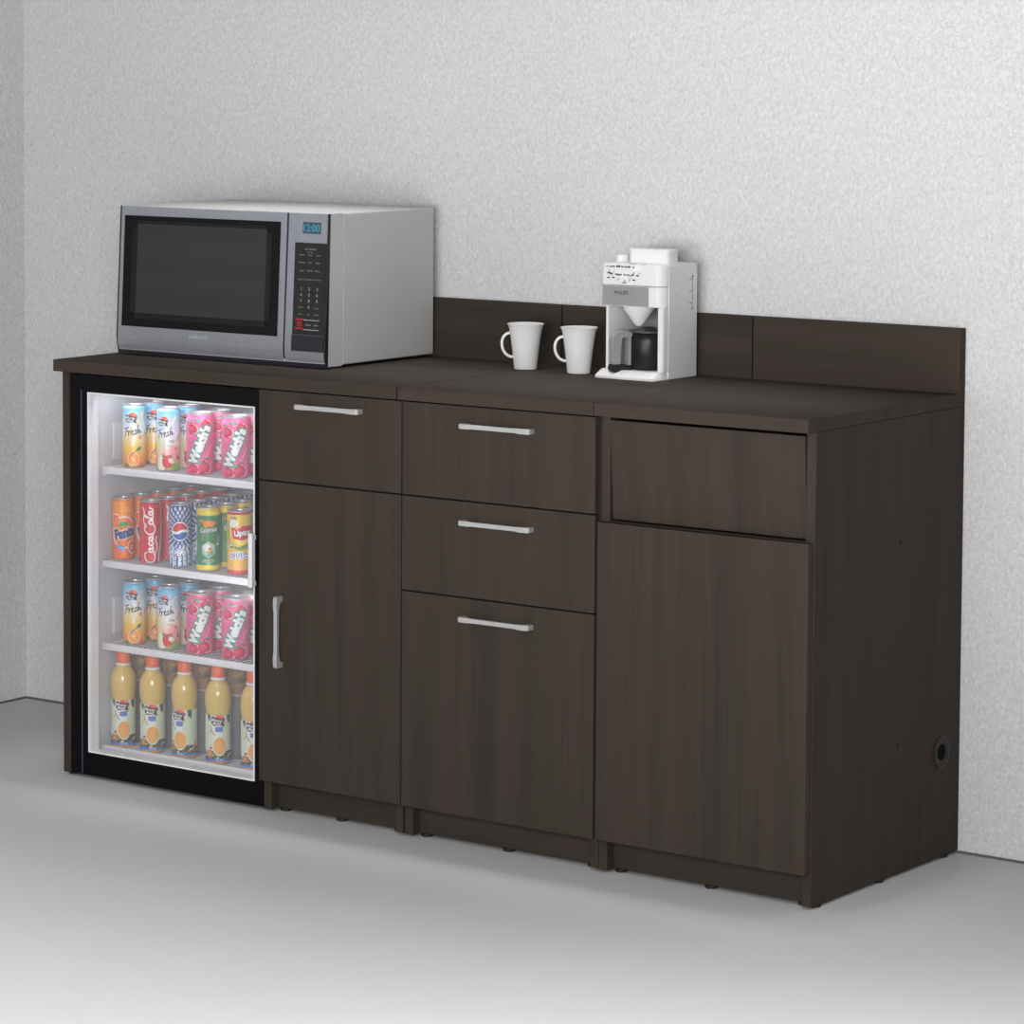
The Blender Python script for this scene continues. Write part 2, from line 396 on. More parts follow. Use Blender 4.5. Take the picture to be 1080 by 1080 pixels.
# door: frame, gasket, glass, handle
bm = bmesh.new()
fy0, fy1 = YF, YF+0.030
box(bm, FX0, OX0, fy0, fy1, 0.008, 0.8945); box(bm, OX1, FX1, fy0, fy1, 0.008, 0.8945)
box(bm, OX0, OX1, fy0, fy1, 0.008, OZ0); box(bm, OX0, OX1, fy0, fy1, OZ1, 0.8945)
df = obj('door_frame', bm, BLK, fr)
bm = bmesh.new(); box(bm, -1.8262, -1.8236, YF-0.003, YF, 0.010, 0.862, bev=0.0008); obj('door_edge_highlight', bm, EDGEHL, df)  # paler strip stands in for the bevel highlight on the door edge
bm = bmesh.new(); gw = 0.0032
box(bm, OX0, OX0+gw, YF-0.0015, YF+0.0305, OZ0, OZ1); box(bm, OX1-gw, OX1, YF-0.0015, YF+0.0305, OZ0, OZ1)
box(bm, OX0+gw, OX1-gw, YF-0.0015, YF+0.0305, OZ0, OZ0+gw); box(bm, OX0+gw, OX1-gw, YF-0.0015, YF+0.0305, OZ1-gw, OZ1)
obj('gasket', bm, WHITE, df)
obj('door_glass', B(OX0+gw, OX1-gw, YF+0.006, YF+0.0095, OZ0+gw, OZ1-gw), GLASS, df)
bm = bmesh.new(); box(bm, -1.3445, -1.3330, YF-0.016, YF-0.010, 0.474, 0.590, bev=0.002)
box(bm, -1.3445, -1.3335, YF-0.011, YF-0.0016, 0.576, 0.586); box(bm, -1.3445, -1.3335, YF-0.011, YF-0.0016, 0.478, 0.488)
obj('handle', bm, WHITE, df, True)
# wire shelves
YR = -0.541
def shelf(zt, parent):
    s = bmesh.new()
    box(s, IX0+0.006, IX1-0.004, YR, YR+0.007, zt-0.017, zt-0.001, bev=0.003)     # front rail
    tube(s, [(IX0+0.010, YR+0.004, zt-0.006), (IX0+0.010, -0.11, zt-0.006)], 0.0032, 8)
    tube(s, [(IX1-0.010, YR+0.004, zt-0.006), (IX1-0.010, -0.11, zt-0.006)], 0.0032, 8)
    for y in (-0.40, -0.25, -0.115): tube(s, [(IX0+0.010, y, zt-0.0065), (IX1-0.010, y, zt-0.0065)], 0.0025, 6)
    n = 27
    for i in range(1, n):
        x = IX0+0.010+(IX1-IX0-0.020)*i/n
        tube(s, [(x, YR+0.004, zt-0.0018), (x, -0.112, zt-0.0018)], 0.0016, 6)
    o = obj('wire_shelf', s, WHITE, parent, True)
    return o
Z1S, Z2S, Z3S, Z4S = 0.6895, 0.4815, 0.2975, 0.0635
for z in (Z1S, Z2S, Z3S): shelf(z, fr)
bm = bmesh.new()
box(bm, IX0+0.004, IX1-0.004, YR, YR+0.010, Z4S-0.010, Z4S+0.004, bev=0.003)
box(bm, IX0+0.004, IX1-0.004, YR+0.010, -0.11, Z4S-0.012, Z4S-0.004)
for i in range(1, 30):
    x = IX0+0.012+(IX1-IX0-0.024)*i/30
    tube(bm, [(x, YR+0.008, Z4S-0.0019), (x, -0.112, Z4S-0.0019)], 0.0018, 6)
obj('floor_tray', bm, WHITE, fr, True)
# unseen glow strip and lights added behind the door frame to brighten the inside
obj('added_glow_strip', B(IX0+0.03, IX1-0.03, YF+0.034, YF+0.044, IZ1-0.008, IZ1-0.001), FILLGLOW, fr)
def fridge_fill(name, loc, target, sx, sy, p):
    o = area_light(name, loc, target, sx, sy, p); return o
fridge_fill('fridge_top_fill', (-1.572, YF+0.040, IZ1-0.012), (-1.572, -0.30, 0.55), 0.42, 0.01, 0.35)
fridge_fill('fridge_side_fill', (IX1-0.004, YF+0.042, 0.45), (-1.62, -0.40, 0.45), 0.72, 0.008, 0.35)

# ------------------------------------------------------------------ printed art
PX = 0.75                                        # millimetres per art cell
def C3(r, g, b): return np.array([lin(r), lin(g), lin(b)])
class Art:
    def __init__(s, w, h, base):
        s.w, s.h = w, h; s.nx = int(round(w/PX)); s.ny = int(round(h/PX))
        s.U, s.V = np.meshgrid((np.arange(s.nx)+0.5)/s.nx*w-w/2, (np.arange(s.ny)+0.5)/s.ny*h)
        s.c = np.zeros((s.ny, s.nx, 3)); s.c[:] = base
    def paint(s, m, c, a=1.0):
        m = (m*1.0*a)[..., None]; s.c = s.c*(1-m)+np.asarray(c)*m
    def vgrad(s, stops):
        z = [k[0] for k in stops]
        for i in range(3): s.c[..., i] = np.interp(s.V, z, [k[1][i] for k in stops])
    def ell(s, cx, cy, rx, ry, ang=0):
        a = math.radians(ang); x = s.U-cx; y = s.V-cy
        p = x*math.cos(a)+y*math.sin(a); q = -x*math.sin(a)+y*math.cos(a)
        return (p/rx)**2+(q/ry)**2 < 1
    def arc(s, cx, cy, rx, ry, t, ang=0):
        return s.ell(cx, cy, rx, ry, ang) & ~s.ell(cx, cy, rx-t, ry-t, ang)
    def band(s, v0, v1): return (s.V >= v0) & (s.V < v1)
    def poly(s, pts):
        m = np.zeros(s.U.shape, bool); n = len(pts)
        for i in range(n):
            x0, y0 = pts[i]; x1, y1 = pts[(i+1) % n]
            if y0 == y1: continue
            m ^= ((s.V >= min(y0, y1)) & (s.V < max(y0, y1)) & (s.U < x0+(s.V-y0)*(x1-x0)/(y1-y0)))
        return m
    def line(s, pts, w):
        m = np.zeros(s.U.shape, bool)
        for (x0, y0), (x1, y1) in zip(pts, pts[1:]):
            dx, dy = x1-x0, y1-y0; t = np.clip(((s.U-x0)*dx+(s.V-y0)*dy)/max(dx*dx+dy*dy, 1e-9), 0, 1)
            m |= np.hypot(s.U-x0-t*dx, s.V-y0-t*dy) < w/2
        return m
    def curve(s, pts, w, n=10):                  # smooth stroke (Catmull-Rom)
        P = [np.array(p, float) for p in pts]; P = [2*P[0]-P[1]]+P+[2*P[-1]-P[-2]]; out = []
        for i in range(1, len(P)-2):
            for k in range(n):
                t = k/n
                out.append(0.5*((2*P[i])+(-P[i-1]+P[i+1])*t+(2*P[i-1]-5*P[i]+4*P[i+1]-P[i+2])*t*t+(-P[i-1]+3*P[i]-3*P[i+1]+P[i+2])*t**3))
        out.append(P[-2]); return s.line([tuple(p) for p in out], w)
    def text(s, t, cx, cy, size, ang=0, bold=0.0, shear=0.0, xs=1.0, spacing=1.0):
        co, tr = text_mesh(t, size, bold, shear, spacing); m = np.zeros(s.U.shape, bool)
        if not len(co): return m
        co = co*np.array([xs, 1]); a = math.radians(ang); R = np.array([[math.cos(a), math.sin(a)], [-math.sin(a), math.cos(a)]])
        co = co@R+np.array([cx, cy])
        for tri in tr:
            p = co[tri]; lo = p.min(0); hi = p.max(0)
            i0 = max(0, int((lo[0]+s.w/2)/s.w*s.nx)-1); i1 = min(s.nx, int((hi[0]+s.w/2)/s.w*s.nx)+2)
            j0 = max(0, int(lo[1]/s.h*s.ny)-1); j1 = min(s.ny, int(hi[1]/s.h*s.ny)+2)
            if i0 >= i1 or j0 >= j1: continue
            U = s.U[j0:j1, i0:i1]; V = s.V[j0:j1, i0:i1]
            d = []
            for k in range(3):
                a0, b0 = p[k], p[(k+1) % 3]; d.append((b0[0]-a0[0])*(V-a0[1])-(b0[1]-a0[1])*(U-a0[0]))
            d = np.array(d); m[j0:j1, i0:i1] |= (d >= 0).all(0) | (d <= 0).all(0)
        return m
    def grow(s, m, r):
        k = int(math.ceil(r/PX)); o = m.copy()
        for dy in range(-k, k+1):
            for dx in range(-k, k+1):
                if dx*dx+dy*dy <= (r/PX)**2+0.3: o |= np.roll(np.roll(m, dy, 0), dx, 1)
        return o
def wrap(art, prof, name):
    """printed skin: art wrapped round a lathe profile prof(v_mm)->(r,z) in metres; art centre faces -Y"""
    nx, ny = art.nx, art.ny
    th = -PI/2+(np.arange(nx)+0.5)/nx*2*PI-PI
    co = np.zeros((ny, nx, 3))
    for j in range(ny):
        r, z = prof(j/(ny-1)*art.h)
        co[j, :, 0] = r*np.cos(th); co[j, :, 1] = r*np.sin(th); co[j, :, 2] = z
    idx = np.arange(ny*nx).reshape(ny, nx)
    a = idx[:-1]; b = np.roll(idx, -1, 1)[:-1]; c = np.roll(idx, -1, 1)[1:]; d = idx[1:]
    f = np.stack([a, b, c, d], -1).reshape(-1, 4)
    me = bpy.data.meshes.new(name)
    me.vertices.add(ny*nx); me.vertices.foreach_set('co', co.ravel())
    me.loops.add(f.size); me.loops.foreach_set('vertex_index', f.ravel().astype(np.int32))
    me.polygons.add(len(f)); me.polygons.foreach_set('loop_start', np.arange(0, f.size, 4, dtype=np.int32))
    me.update(calc_edges=True); me.validate()
    at = me.color_attributes.new('art', 'FLOAT_COLOR', 'POINT')
    cc = np.ones((ny*nx, 4)); cc[:, :3] = art.c.reshape(-1, 3); at.data.foreach_set('color', cc.ravel())
    me.shade_smooth()
    return me
W_ = C3(238, 238, 238); BK = C3(28, 28, 30); SIL = C3(176, 176, 180)
rnd = np.random.RandomState(3)
def juice_logo(A, cx, cy, k=1.0):                # black flag with two white lines and fruit above it
    P = [(-13, 9), (8, 6), (13, 3), (12, -5), (15, -10), (7, -7), (-8, -8), (-12, -3)]
    A.paint(A.ell(cx+6*k, cy+9*k, 7*k, 5.5*k), C3(240, 120, 50)); A.paint(A.ell(cx+12*k, cy+4*k, 3.5*k, 4*k), C3(190, 50, 120))
    A.paint(A.ell(cx+1*k, cy+9*k, 5*k, 4*k), C3(225, 70, 70))
    A.paint(A.poly([(cx+x*k, cy+y*k) for x, y in P]), BK)
    A.paint(A.text('Minute', cx-1*k, cy+2.6*k, 7.5*k, -6, 0.02), W_)
    A.paint(A.text('Maid', cx-1*k, cy-3.6*k, 7.5*k, -4, 0.02), W_)
def fresh_script(A, cx, cy, k=1.0, ang=10):
    def T(pts):
        a = math.radians(ang); return [(cx+k*(x*math.cos(a)-y*math.sin(a)), cy+k*(x*math.sin(a)+y*math.cos(a))) for x, y in pts]
    w = 2.0*k
    m = A.curve(T([(-21, 9), (-14, 8), (-7, 10)]), w) | A.curve(T([(-13, 8), (-16, 0), (-20, -8)]), w) | A.curve(T([(-18, 1), (-13, 2), (-10, 3)]), w)
    m |= A.curve(T([(-10, 1), (-11, -7)]), w) | A.curve(T([(-11, -5), (-8, 1), (-5, 1)]), w)
    m |= A.curve(T([(-4, -3), (0, -1), (0, 2), (-3, 0), (-4, -5), (-1, -7), (3, -4)]), w)
    m |= A.curve(T([(8, 2), (4, 1), (7, -3), (4, -7), (2, -5)]), w)
    m |= A.curve(T([(14, 11), (11, 2), (9, -7)]), w) | A.curve(T([(10, -5), (14, 1), (15, -2), (14, -6), (18, -4)]), w)
    A.paint(m, BK)
def slim_base(A):
    A.paint(A.band(0, 3.0), SIL); A.paint(A.band(135, 200), SIL)
CW, CH = 2*PI*26, 139.0
def art_orange():
    A = Art(CW, CH, W_)
    A.vgrad([(0, C3(244, 140, 60)), (20, C3(250, 165, 60)), (48, C3(250, 205, 90)), (68, C3(245, 228, 190)), (85, C3(235, 238, 245)), (105, C3(190, 218, 240)), (130, C3(120, 190, 225))])
    A.paint(A.line([(6, 92), (20, 122)], 4), C3(246, 214, 90)); A.paint(A.line([(-14, 62), (-6, 88)], 4), C3(246, 214, 90))
    A.paint(A.ell(14, 68, 4, 5), C3(245, 150, 70)); A.paint(A.line([(-4, 50), (2, 66)], 5), W_, .6)
    for cx in (-2, 60, -62):
        A.paint(A.ell(cx, 19, 17, 17, 0), C3(250, 150, 40)); A.paint(A.arc(cx, 20, 14, 15, 1.8), C3(255, 236, 190))
        A.paint(A.ell(cx, 20, 2, 2), C3(255, 236, 190))
        for k in range(8): A.paint(A.line([(cx, 20), (cx+12*math.cos(k*PI/4), 20+13*math.sin(k*PI/4))], 0.9), C3(255, 225, 170))
    A.paint(A.poly([(-9, 27), (2, 36), (4, 38), (-6, 33)]), C3(20, 120, 100))
    A.paint(A.poly([(3, 37), (8, 46), (17, 49), (13, 39)]), C3(30, 140, 95)); A.paint(A.line([(-9, 27), (16, 48)], 1.6), C3(20, 110, 90))
    A.paint(A.ell(16, 6, 7, 6), C3(238, 90, 50)); A.paint(A.ell(-19, 6, 6, 5), C3(60, 140, 70)); A.paint(A.text('Jus', 12, 9, 5), W_)
    juice_logo(A, -8, 108); fresh_script(A, -3, 81, 1.05); A.paint(A.line([(24, 70), (29, 78)], 1.6), BK)
    slim_base(A); return A
def art_apple():
    A = Art(CW, CH, W_)
    A.vgrad([(0, C3(150, 190, 100)), (14, C3(200, 200, 130)), (30, C3(250, 170, 160)), (48, C3(250, 215, 205)), (62, C3(240, 240, 225)), (85, C3(235, 238, 245)), (105, C3(190, 218, 240)), (130, C3(110, 185, 225))])
    A.paint(A.ell(14, 40, 14, 18), C3(250, 165, 170), .8); A.paint(A.ell(-22, 55, 8, 24), C3(240, 232, 150), .8)
    A.paint(A.line([(2, 92), (18, 118)], 4), C3(240, 232, 200)); A.paint(A.ell(18, 50, 3, 3), C3(235, 110, 130))
    A.paint(A.ell(-18, 18, 8, 20), C3(240, 238, 215)); A.paint(A.ell(-16, 6, 9, 8), C3(245, 240, 220))
    A.paint(A.ell(0, 22, 13, 14), C3(215, 50, 48)); A.paint(A.ell(8, 24, 8, 6.5, -30), C3(245, 235, 225)); A.paint(A.arc(8, 24, 8, 6.5, 1, -30), C3(170, 30, 35))
    A.paint(A.poly([(1, 34), (9, 39), (8, 31)]), C3(40, 140, 80)); A.paint(A.poly([(-14, 33), (-9, 40), (-5, 31)]), C3(40, 140, 80))
    A.paint(A.ell(17, 10, 9, 10), C3(140, 185, 90)); A.paint(A.poly([(20, 28), (26, 38), (28, 28)]), C3(30, 110, 70))
    A.paint(A.text('apple', 4, 57, 6, 0, 0.02), C3(120, 185, 90))
    juice_logo(A, -12, 107, 0.92); fresh_script(A, -5, 84, 1.0); A.paint(A.text('Me', 9, 66, 11, 8, 0.0, 0.3), C3(60, 60, 66))
    A.paint(A.line([(22, 68), (28, 80)], 2), BK)
    slim_base(A); return A
WW, WHT = 2*PI*30.5, 134.0
def art_pink():
    A = Art(WW, WHT, C3(236, 96, 152))
    for k in range(60):
        A.paint(A.ell(rnd.uniform(-95, 95), rnd.uniform(8, 125), rnd.uniform(3, 12), rnd.uniform(3, 9), rnd.uniform(0, 180)), C3(*[(250, 130, 178), (226, 74, 138), (244, 112, 166)][k % 3]), .55)
    for cx, cy, r in ((14, 108, 15), (-18, 100, 14), (-16, 14, 15), (10, 18, 17), (60, 30, 20), (-66, 40, 20), (70, 100, 18), (-70, 105, 18)):
        A.paint(A.ell(cx, cy, r, r*0.8, 60), C3(205, 38, 84)); A.paint(A.arc(cx+2, cy, r*0.72, r*0.85, 1.6, 40) & (A.U > cx), C3(250, 214, 222))
        A.paint(A.ell(cx-3, cy, r*0.45, r*0.35, 30), C3(228, 70, 104))
    for cx, cy in ((-26, 112), (-12, 118), (-2, 116), (-8, 33), (14, 36), (2, 27), (-36, 96), (54, 56)):
        A.paint(A.poly([(cx-6, cy-4), (cx+1, cy), (cx+7, cy-3), (cx+3, cy+2), (cx+4, cy+7), (cx-1, cy+3), (cx-7, cy+5), (cx-3, cy)]), C3(24, 158, 128))
    m = A.text("Welch's", -3, 66, 29, 66, 0.035, 0.0, 0.93)
    A.paint(A.grow(m, 4.2), C3(20, 150, 128)); A.paint(A.grow(m, 1.1), W_)
    A.paint(A.text('Sparkling', 19, 52, 9, 62, 0.0, 0.3), C3(250, 190, 210))
    A.paint(A.text('Strawberry', 36, 60, 7, 90, 0.0, 0.2), C3(250, 220, 230))
    A.paint(A.band(0, 2.5), SIL); A.paint(A.band(129, 200), SIL); return A
def art_fanta():
    A = Art(CW, CH, C3(242, 122, 44))
    A.vgrad([(0, C3(240, 112, 40)), (90, C3(244, 128, 46)), (112, C3(248, 156, 40)), (139, C3(244, 130, 50))])
    for k in range(10): A.paint(A.ell(rnd.uniform(-10, 30), rnd.uniform(96, 122), 2, 3), C3(250, 190, 60), .6)
    A.paint(A.arc(3, 63, 30, 36, 4.2), C3(245, 216, 206)); A.paint(A.arc(3, 63, 27, 32, 1.6), C3(226, 70, 40))
    A.paint(A.arc(-18, 92, 12, 12, 2.2), C3(245, 220, 214)); A.paint(A.arc(-20, 92, 8, 8, 1.6), C3(236, 90, 60)); A.paint(A.ell(-14, 84, 13, 8, 40), C3(244, 128, 46), .7)
    A.paint(A.ell(24, 30, 13, 15, 20), C3(244, 120, 44)); A.paint(A.arc(24, 30, 13, 15, 2.0, 20), C3(245, 220, 214)); A.paint(A.arc(24, 29, 9, 11, 1.6, 20), C3(226, 70, 40)); A.paint(A.text('C', 24, 29, 12, 10, 0.03), W_)
    m = A.text('Fanta', 5, 62, 30, 13, 0.05, 0.0, 0.80)
    A.paint(A.grow(m, 2.6), C3(250, 236, 226)); A.paint(A.grow(m, 0.7), C3(44, 52, 128))
    A.paint(A.ell(2, 81, 11, 6, 14), C3(60, 165, 84)); A.paint(A.line([(-6, 79), (10, 84)], 1), C3(20, 120, 70))
    A.paint(A.poly([(-19, 36), (-16, 29), (-1, 22), (4, 24), (4, 31), (-10, 34)]), C3(84, 150, 215)); A.paint(A.text('orange', -8, 29, 5, -14), W_)
    A.paint(A.text('ml', -19, 7, 5), W_); slim_base(A); return A
def art_cola():
    A = Art(CW, CH, C3(206, 30, 44)); w = 2.9
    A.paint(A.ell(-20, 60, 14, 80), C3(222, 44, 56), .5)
    # script running upwards: local x along the can height
    def T(pts): return [(-1-y*1.02+1, 62+x*1.0) for x, y in pts]
    S = [
        [(-36, 9), (-38, 13), (-48, 13), (-57, 6), (-56, -6), (-46, -10), (-36, -7)],                     # C
        [(-26, 3), (-32, 4), (-35, -2), (-31, -6), (-27, 0), (-28, 3), (-27, -4), (-23, -5), (-19, 0)], # o
        [(-12, 3), (-17, 4), (-20, -2), (-16, -6), (-12, -3), (-8, -2)],                                # c
        [(-2, 3), (-7, 4), (-10, -2), (-6, -6), (-2, 1), (-2, -4), (2, -5), (5, -2)],                   # a
        [(25, 11), (20, 14), (10, 12), (4, 2), (8, -8), (18, -10), (26, -6)],                              # C
        [(34, 3), (29, 4), (26, -2), (30, -6), (34, 0), (33, 3), (34, -4), (38, -4)],                   # o
        [(36, -3), (43, 8), (46, 14), (43, 15), (40, 4), (40, -4), (44, -5), (47, 0)],                  # l
        [(54, 3), (49, 4), (46, -2), (50, -6), (54, 1), (54, -4), (58, -5), (62, 2)],                   # a
        [(-42, -9), (-25, -15), (-8, -12), (-2, -14)], [(20, 11), (34, 17), (52, 15), (62, 19)],        # swashes
    ]
    m = np.zeros(A.U.shape, bool)
    for s in S: m |= A.curve(T(s), w)
    A.paint(m, W_)
    A.paint(A.curve([(31, 0), (20, 10), (24, 40), (29, 80), (27, 136)], 3.6), C3(226, 226, 230)); A.paint(A.curve([(34, 0), (26, 22), (31, 60), (34, 100)], 2.6), C3(170, 170, 176))
    A.paint(A.text('ml', -20, 8, 5), W_); slim_base(A); return A
def art_pepsi():
    A = Art(CW, CH, C3(34, 72, 150)); cx, cy = 0, 80
    for k in range(26):
        x = -78+k*6.2; A.paint(A.line([(x, 0), (x+rnd.uniform(-3, 3), 48)], 3.0), C3(80, 160, 215) if k % 2 else C3(226, 232, 244))
    R = np.hypot(A.U-cx, A.V-cy); TH = np.arctan2(A.V-cy, A.U-cx)
    for r0, n, r in ((26, 18, 2.2), (33, 22, 2.8), (41, 24, 3.2), (50, 28, 3.4), (60, 32, 3.6), (71, 34, 3.8)):
        for k in range(n):
            t = 2*PI*(k+(r0 % 2)*0.5)/n; x = cx+r0*math.cos(t); y = cy+r0*math.sin(t)
            A.paint(A.ell(x, y, r*1.25, r*0.85, math.degrees(t)), W_); A.paint(A.ell(x, y, r*0.45, r*0.35, math.degrees(t)), C3(34, 72, 150))
    A.paint(A.ell(cx, cy-46, 17, 9) , C3(232, 236, 246), .45)
    m = A.text('PEPSI', 0, 33, 15, 0, 0.04, 0, 0.85); A.paint(A.grow(m, 1.5), C3(34, 72, 150)); A.paint(m, W_)
    A.paint(A.ell(cx, cy, 21, 21), W_); A.paint(A.ell(cx, cy, 18.5, 18.5), C3(36, 84, 170))
    wave = A.V-cy-2.5*np.sin((A.U-cx)/6.0)
    A.paint(A.ell(cx, cy, 18.5, 18.5) & (wave > 2), C3(206, 44, 52)); A.paint(A.ell(cx, cy, 18.5, 18.5) & (wave <= 2) & (wave > -4), W_)
    slim_base(A); return A
def art_green():
    A = Art(CW, CH, C3(44, 132, 78))
    A.paint(A.band(3, 14), C3(240, 212, 60)); A.paint(A.band(122, 136), C3(240, 212, 60))
    A.paint(A.poly([(-22, 112), (6, 110), (18, 108), (8, 96), (-2, 100), (-14, 70), (-16, 70), (-8, 92), (-12, 104)]), C3(240, 132, 40))
    m = A.text('Gatorade', 1, 91, 16, 7, 0.015, 0.25, 0.66); A.paint(A.grow(m, 1.6), C3(30, 90, 62)); A.paint(m, C3(226, 232, 228))
    h = [(0+17*math.cos(PI/6+k*PI/3), 48+18*math.sin(PI/6+k*PI/3)) for k in range(6)]
    A.paint(A.poly(h), C3(178, 186, 182)); A.paint(A.ell(-4, 52, 9, 8), C3(222, 226, 224)); A.paint(A.ell(4, 42, 7, 6), C3(120, 150, 134))
    A.paint(A.ell(2, 48, 3.5, 5), C3(240, 170, 50)); A.paint(A.ell(4, 50, 2, 3), C3(214, 60, 40)); A.paint(A.ell(-1, 36, 3, 2.5), C3(40, 150, 80))
    for k in range(3): A.paint(A.text(('LEMON', 'LIME', '')[k], 0, (24, 18, 12)[k], (10, 6.5, 3)[k], 0, 0.0, 0.1, 0.85), C3(186, 205, 192))
    A.paint(A.curve([(25, 76), (24, 64), (20, 58), (27, 60)], 2.2), W_); A.paint(A.curve([(-34, 70), (-32, 50), (-38, 40)], 2.4), W_)
    A.paint(A.line([(-23.4, 112), (-23, 100)], 1), C3(220, 200, 80)); slim_base(A); return A
def art_tea():
    A = Art(CW, CH, C3(238, 196, 70))
    A.vgrad([(0, C3(236, 170, 90)), (30, C3(238, 186, 72)), (139, C3(242, 206, 74))])
    A.paint(A.band(3, 12), C3(216, 60, 70)); A.paint(A.band(131, 136), C3(210, 48, 60)); A.paint(A.text('ICE TEA', -14, 124, 5, 0, 0.04), C3(84, 80, 200))
    A.paint(A.ell(-14, 112, 12, 8), C3(248, 246, 236)); A.paint(A.curve([(-26, 116), (-27, 96), (-22, 70), (-4, 60), (18, 66), (28, 76)], 4), C3(70, 140, 70))
    A.paint(A.curve([(-20, 66), (0, 56), (22, 62)], 3.4), C3(120, 160, 70)); A.paint(A.ell(6, 76, 16, 9), C3(246, 226, 110))
    A.paint(A.ell(12, 92, 27, 15, 12), W_); A.paint(A.poly([(-18, 104), (-14, 80), (4, 76), (34, 82), (36, 106), (10, 108), (-6, 100)]), C3(206, 40, 48))
    A.paint(A.ell(14, 92, 24, 13, 12), C3(206, 40, 48))
    m = A.text('Lipton', 9, 91, 17, 5, 0.05, 0, 0.95); A.paint(A.grow(m, 0.8), C3(150, 20, 30)); A.paint(m, W_)
    A.paint(A.ell(-18, 64, 7, 7), C3(228, 234, 206)); A.paint(A.arc(-18, 64, 6, 6, 1.6), C3(40, 130, 90)); A.paint(A.ell(-17, 62, 3, 2.4), C3(40, 130, 90))
    m = A.text('\uc544\uc774\uc2a4\ud2f0', 6, 44, 16, 6, 0.03, 0, 1.0); A.paint(A.grow(m, 1.7), C3(250, 250, 250)); A.paint(A.grow(m, 0.3), C3(70, 90, 190))
    A.paint(A.text('ml', -19, 22, 6), C3(150, 70, 80)); slim_base(A); return A
BW, BH = 2*PI*28, 104.0
def art_bottle():
    A = Art(BW, BH, C3(232, 236, 226))
    A.paint(A.ell(24, 60, 16, 50), C3(196, 214, 160), .6); A.paint(A.ell(-24, 50, 12, 50), C3(205, 222, 186), .6)
    A.paint(A.band(0, 26), C3(40, 76, 66))
    for k in range(90):
        x, y = rnd.uniform(-88, 88), rnd.uniform(7, 32)
        A.paint(A.ell(x, y, rnd.uniform(1.5, 4), rnd.uniform(1.5, 4)), C3(*[(238, 140, 60), (230, 200, 80), (40, 120, 80), (210, 80, 60), (236, 236, 220)][k % 5]))
    A.paint(A.ell(-21, 20, 7, 8), C3(240, 150, 60)); A.paint(A.arc(-21, 20, 6, 7, 1.5), C3(60, 70, 60))
    for cx in (2, 92):
        A.paint(A.ell(cx, 36, 15.5, 21), C3(238, 236, 214)); A.paint(A.ell(cx, 37, 14, 19), C3(240, 170, 76)); A.paint(A.ell(cx, 30, 11, 11), C3(244, 184, 84), .6)
    A.paint(A.band(0, 3), C3(220, 150, 70)); A.paint(A.band(3, 9), C3(50, 120, 205)); A.paint(A.text('orange', 2, 6, 6), W_)
    A.paint(A.poly([(18, 104), (30, 104), (28, 84), (20, 90)]), C3(34, 84, 74)); A.paint(A.poly([(-30, 104), (-18, 104), (-22, 88)]), C3(40, 90, 76))
    A.paint(A.curve([(-19, 80), (-17, 72), (-12, 64), (-9, 60)], 2.4), C3(190, 130, 60)); A.paint(A.curve([(-17, 72), (-24, 64)], 2), C3(190, 140, 80))
    A.paint(A.poly([(-8, 78), (10, 80), (8, 67), (-8, 68)]), C3(96, 122, 196))
    for dx, dy in ((8, 99), (12, 94), (13, 84), (-12, 100)): A.paint(A.ell(dx, dy, 3, 3), C3(*random.choice([(214, 50, 60), (240, 210, 60), (220, 80, 150)])))
    juice_logo(A, -3, 90, 1.15); return A
def art_brown():
    A = Art(BW, 205, C3(120, 116, 112)); A.vgrad([(0, C3(112, 112, 114)), (140, C3(118, 116, 114)), (143, C3(150, 110, 62)), (205, C3(134, 108, 78))])
    A.paint(A.band(138, 143), C3(176, 172, 166))
    for u in (-60, 0, 60):
        A.paint(A.text('Georgia' if False else 'Coffee', u, 172, 15, 8, 0.02, 0.2), C3(56, 66, 60)); A.paint(A.text('Cold', u, 188, 13, 8, 0.02, 0.2), C3(214, 160, 70))
    return A

def slim_prof(r, h, neck):
    def f(v):
        z = v/1000
        if z < 0.007: return r*(0.86+0.14*math.sin(z/0.007*PI/2)), z
        if z > h-neck: t = (z-(h-neck))/neck; return r*(1-0.13*(t*t*(3-2*t))), z
        return r, z
    return f
CANS = {}
def can_proto(key, art, name, r, h, neck):
    root = bpy.data.objects.new(name, None); col.objects.link(root); root.empty_display_size = 0.03
    me = wrap(art, slim_prof(r, h, neck), 'can_body')
    link_mesh('can_body', me, ART, root)
    rr = r*0.87
    bm = bmesh.new()
    lathe(bm, [(rr-0.0006, h-0.0008), (rr+0.0009, h+0.0004), (rr+0.0009, h+0.0016), (rr-0.0004, h+0.0020), (rr-0.0022, h+0.0012), (rr-0.0030, h-0.0028), (rr-0.0050, h-0.0034), (0.002, h-0.0030)], (0, 0, 0), 40)
    lid = obj('lid', bm, ALU, root, True)
    bm = bmesh.new()
    tube(bm, [(0.0085*math.cos(t)*1.2+0.002, 0.0068*math.sin(t), h-0.0018) for t in [2*PI*k/16 for k in range(16)]], 0.0013, 6, closed=True)
    box(bm, -0.007, 0.0025, -0.004, 0.004, h-0.0024, h-0.0012)
    obj('pull_tab', bm, ALU, lid, True)
    bm = bmesh.new(); lathe(bm, [(r*0.70, 0.003), (r*0.80, 0.0), (r*0.862, 0.0004)], (0, 0, 0), 40); obj('can_base', bm, ALU, root, True)
    CANS[key] = [root, False]
def place(key, loc, rz, label, cat, group=None):
    root, used = CANS[key]
    o = root if not used else copy_tree(root)
    CANS[key][1] = True
    o.location = loc; o.rotation_euler = (0, 0, rz)
    o['label'] = label; o['category'] = cat
    if 'group' in o: del o['group']
    if group: o['group'] = group
    return o
can_proto('orange', art_orange(), 'juice_can', 0.026, 0.137, 0.006)
can_proto('apple', art_apple(), 'juice_can', 0.026, 0.137, 0.006)
can_proto('pink', art_pink(), 'soda_can', 0.0305, 0.130, 0.015)
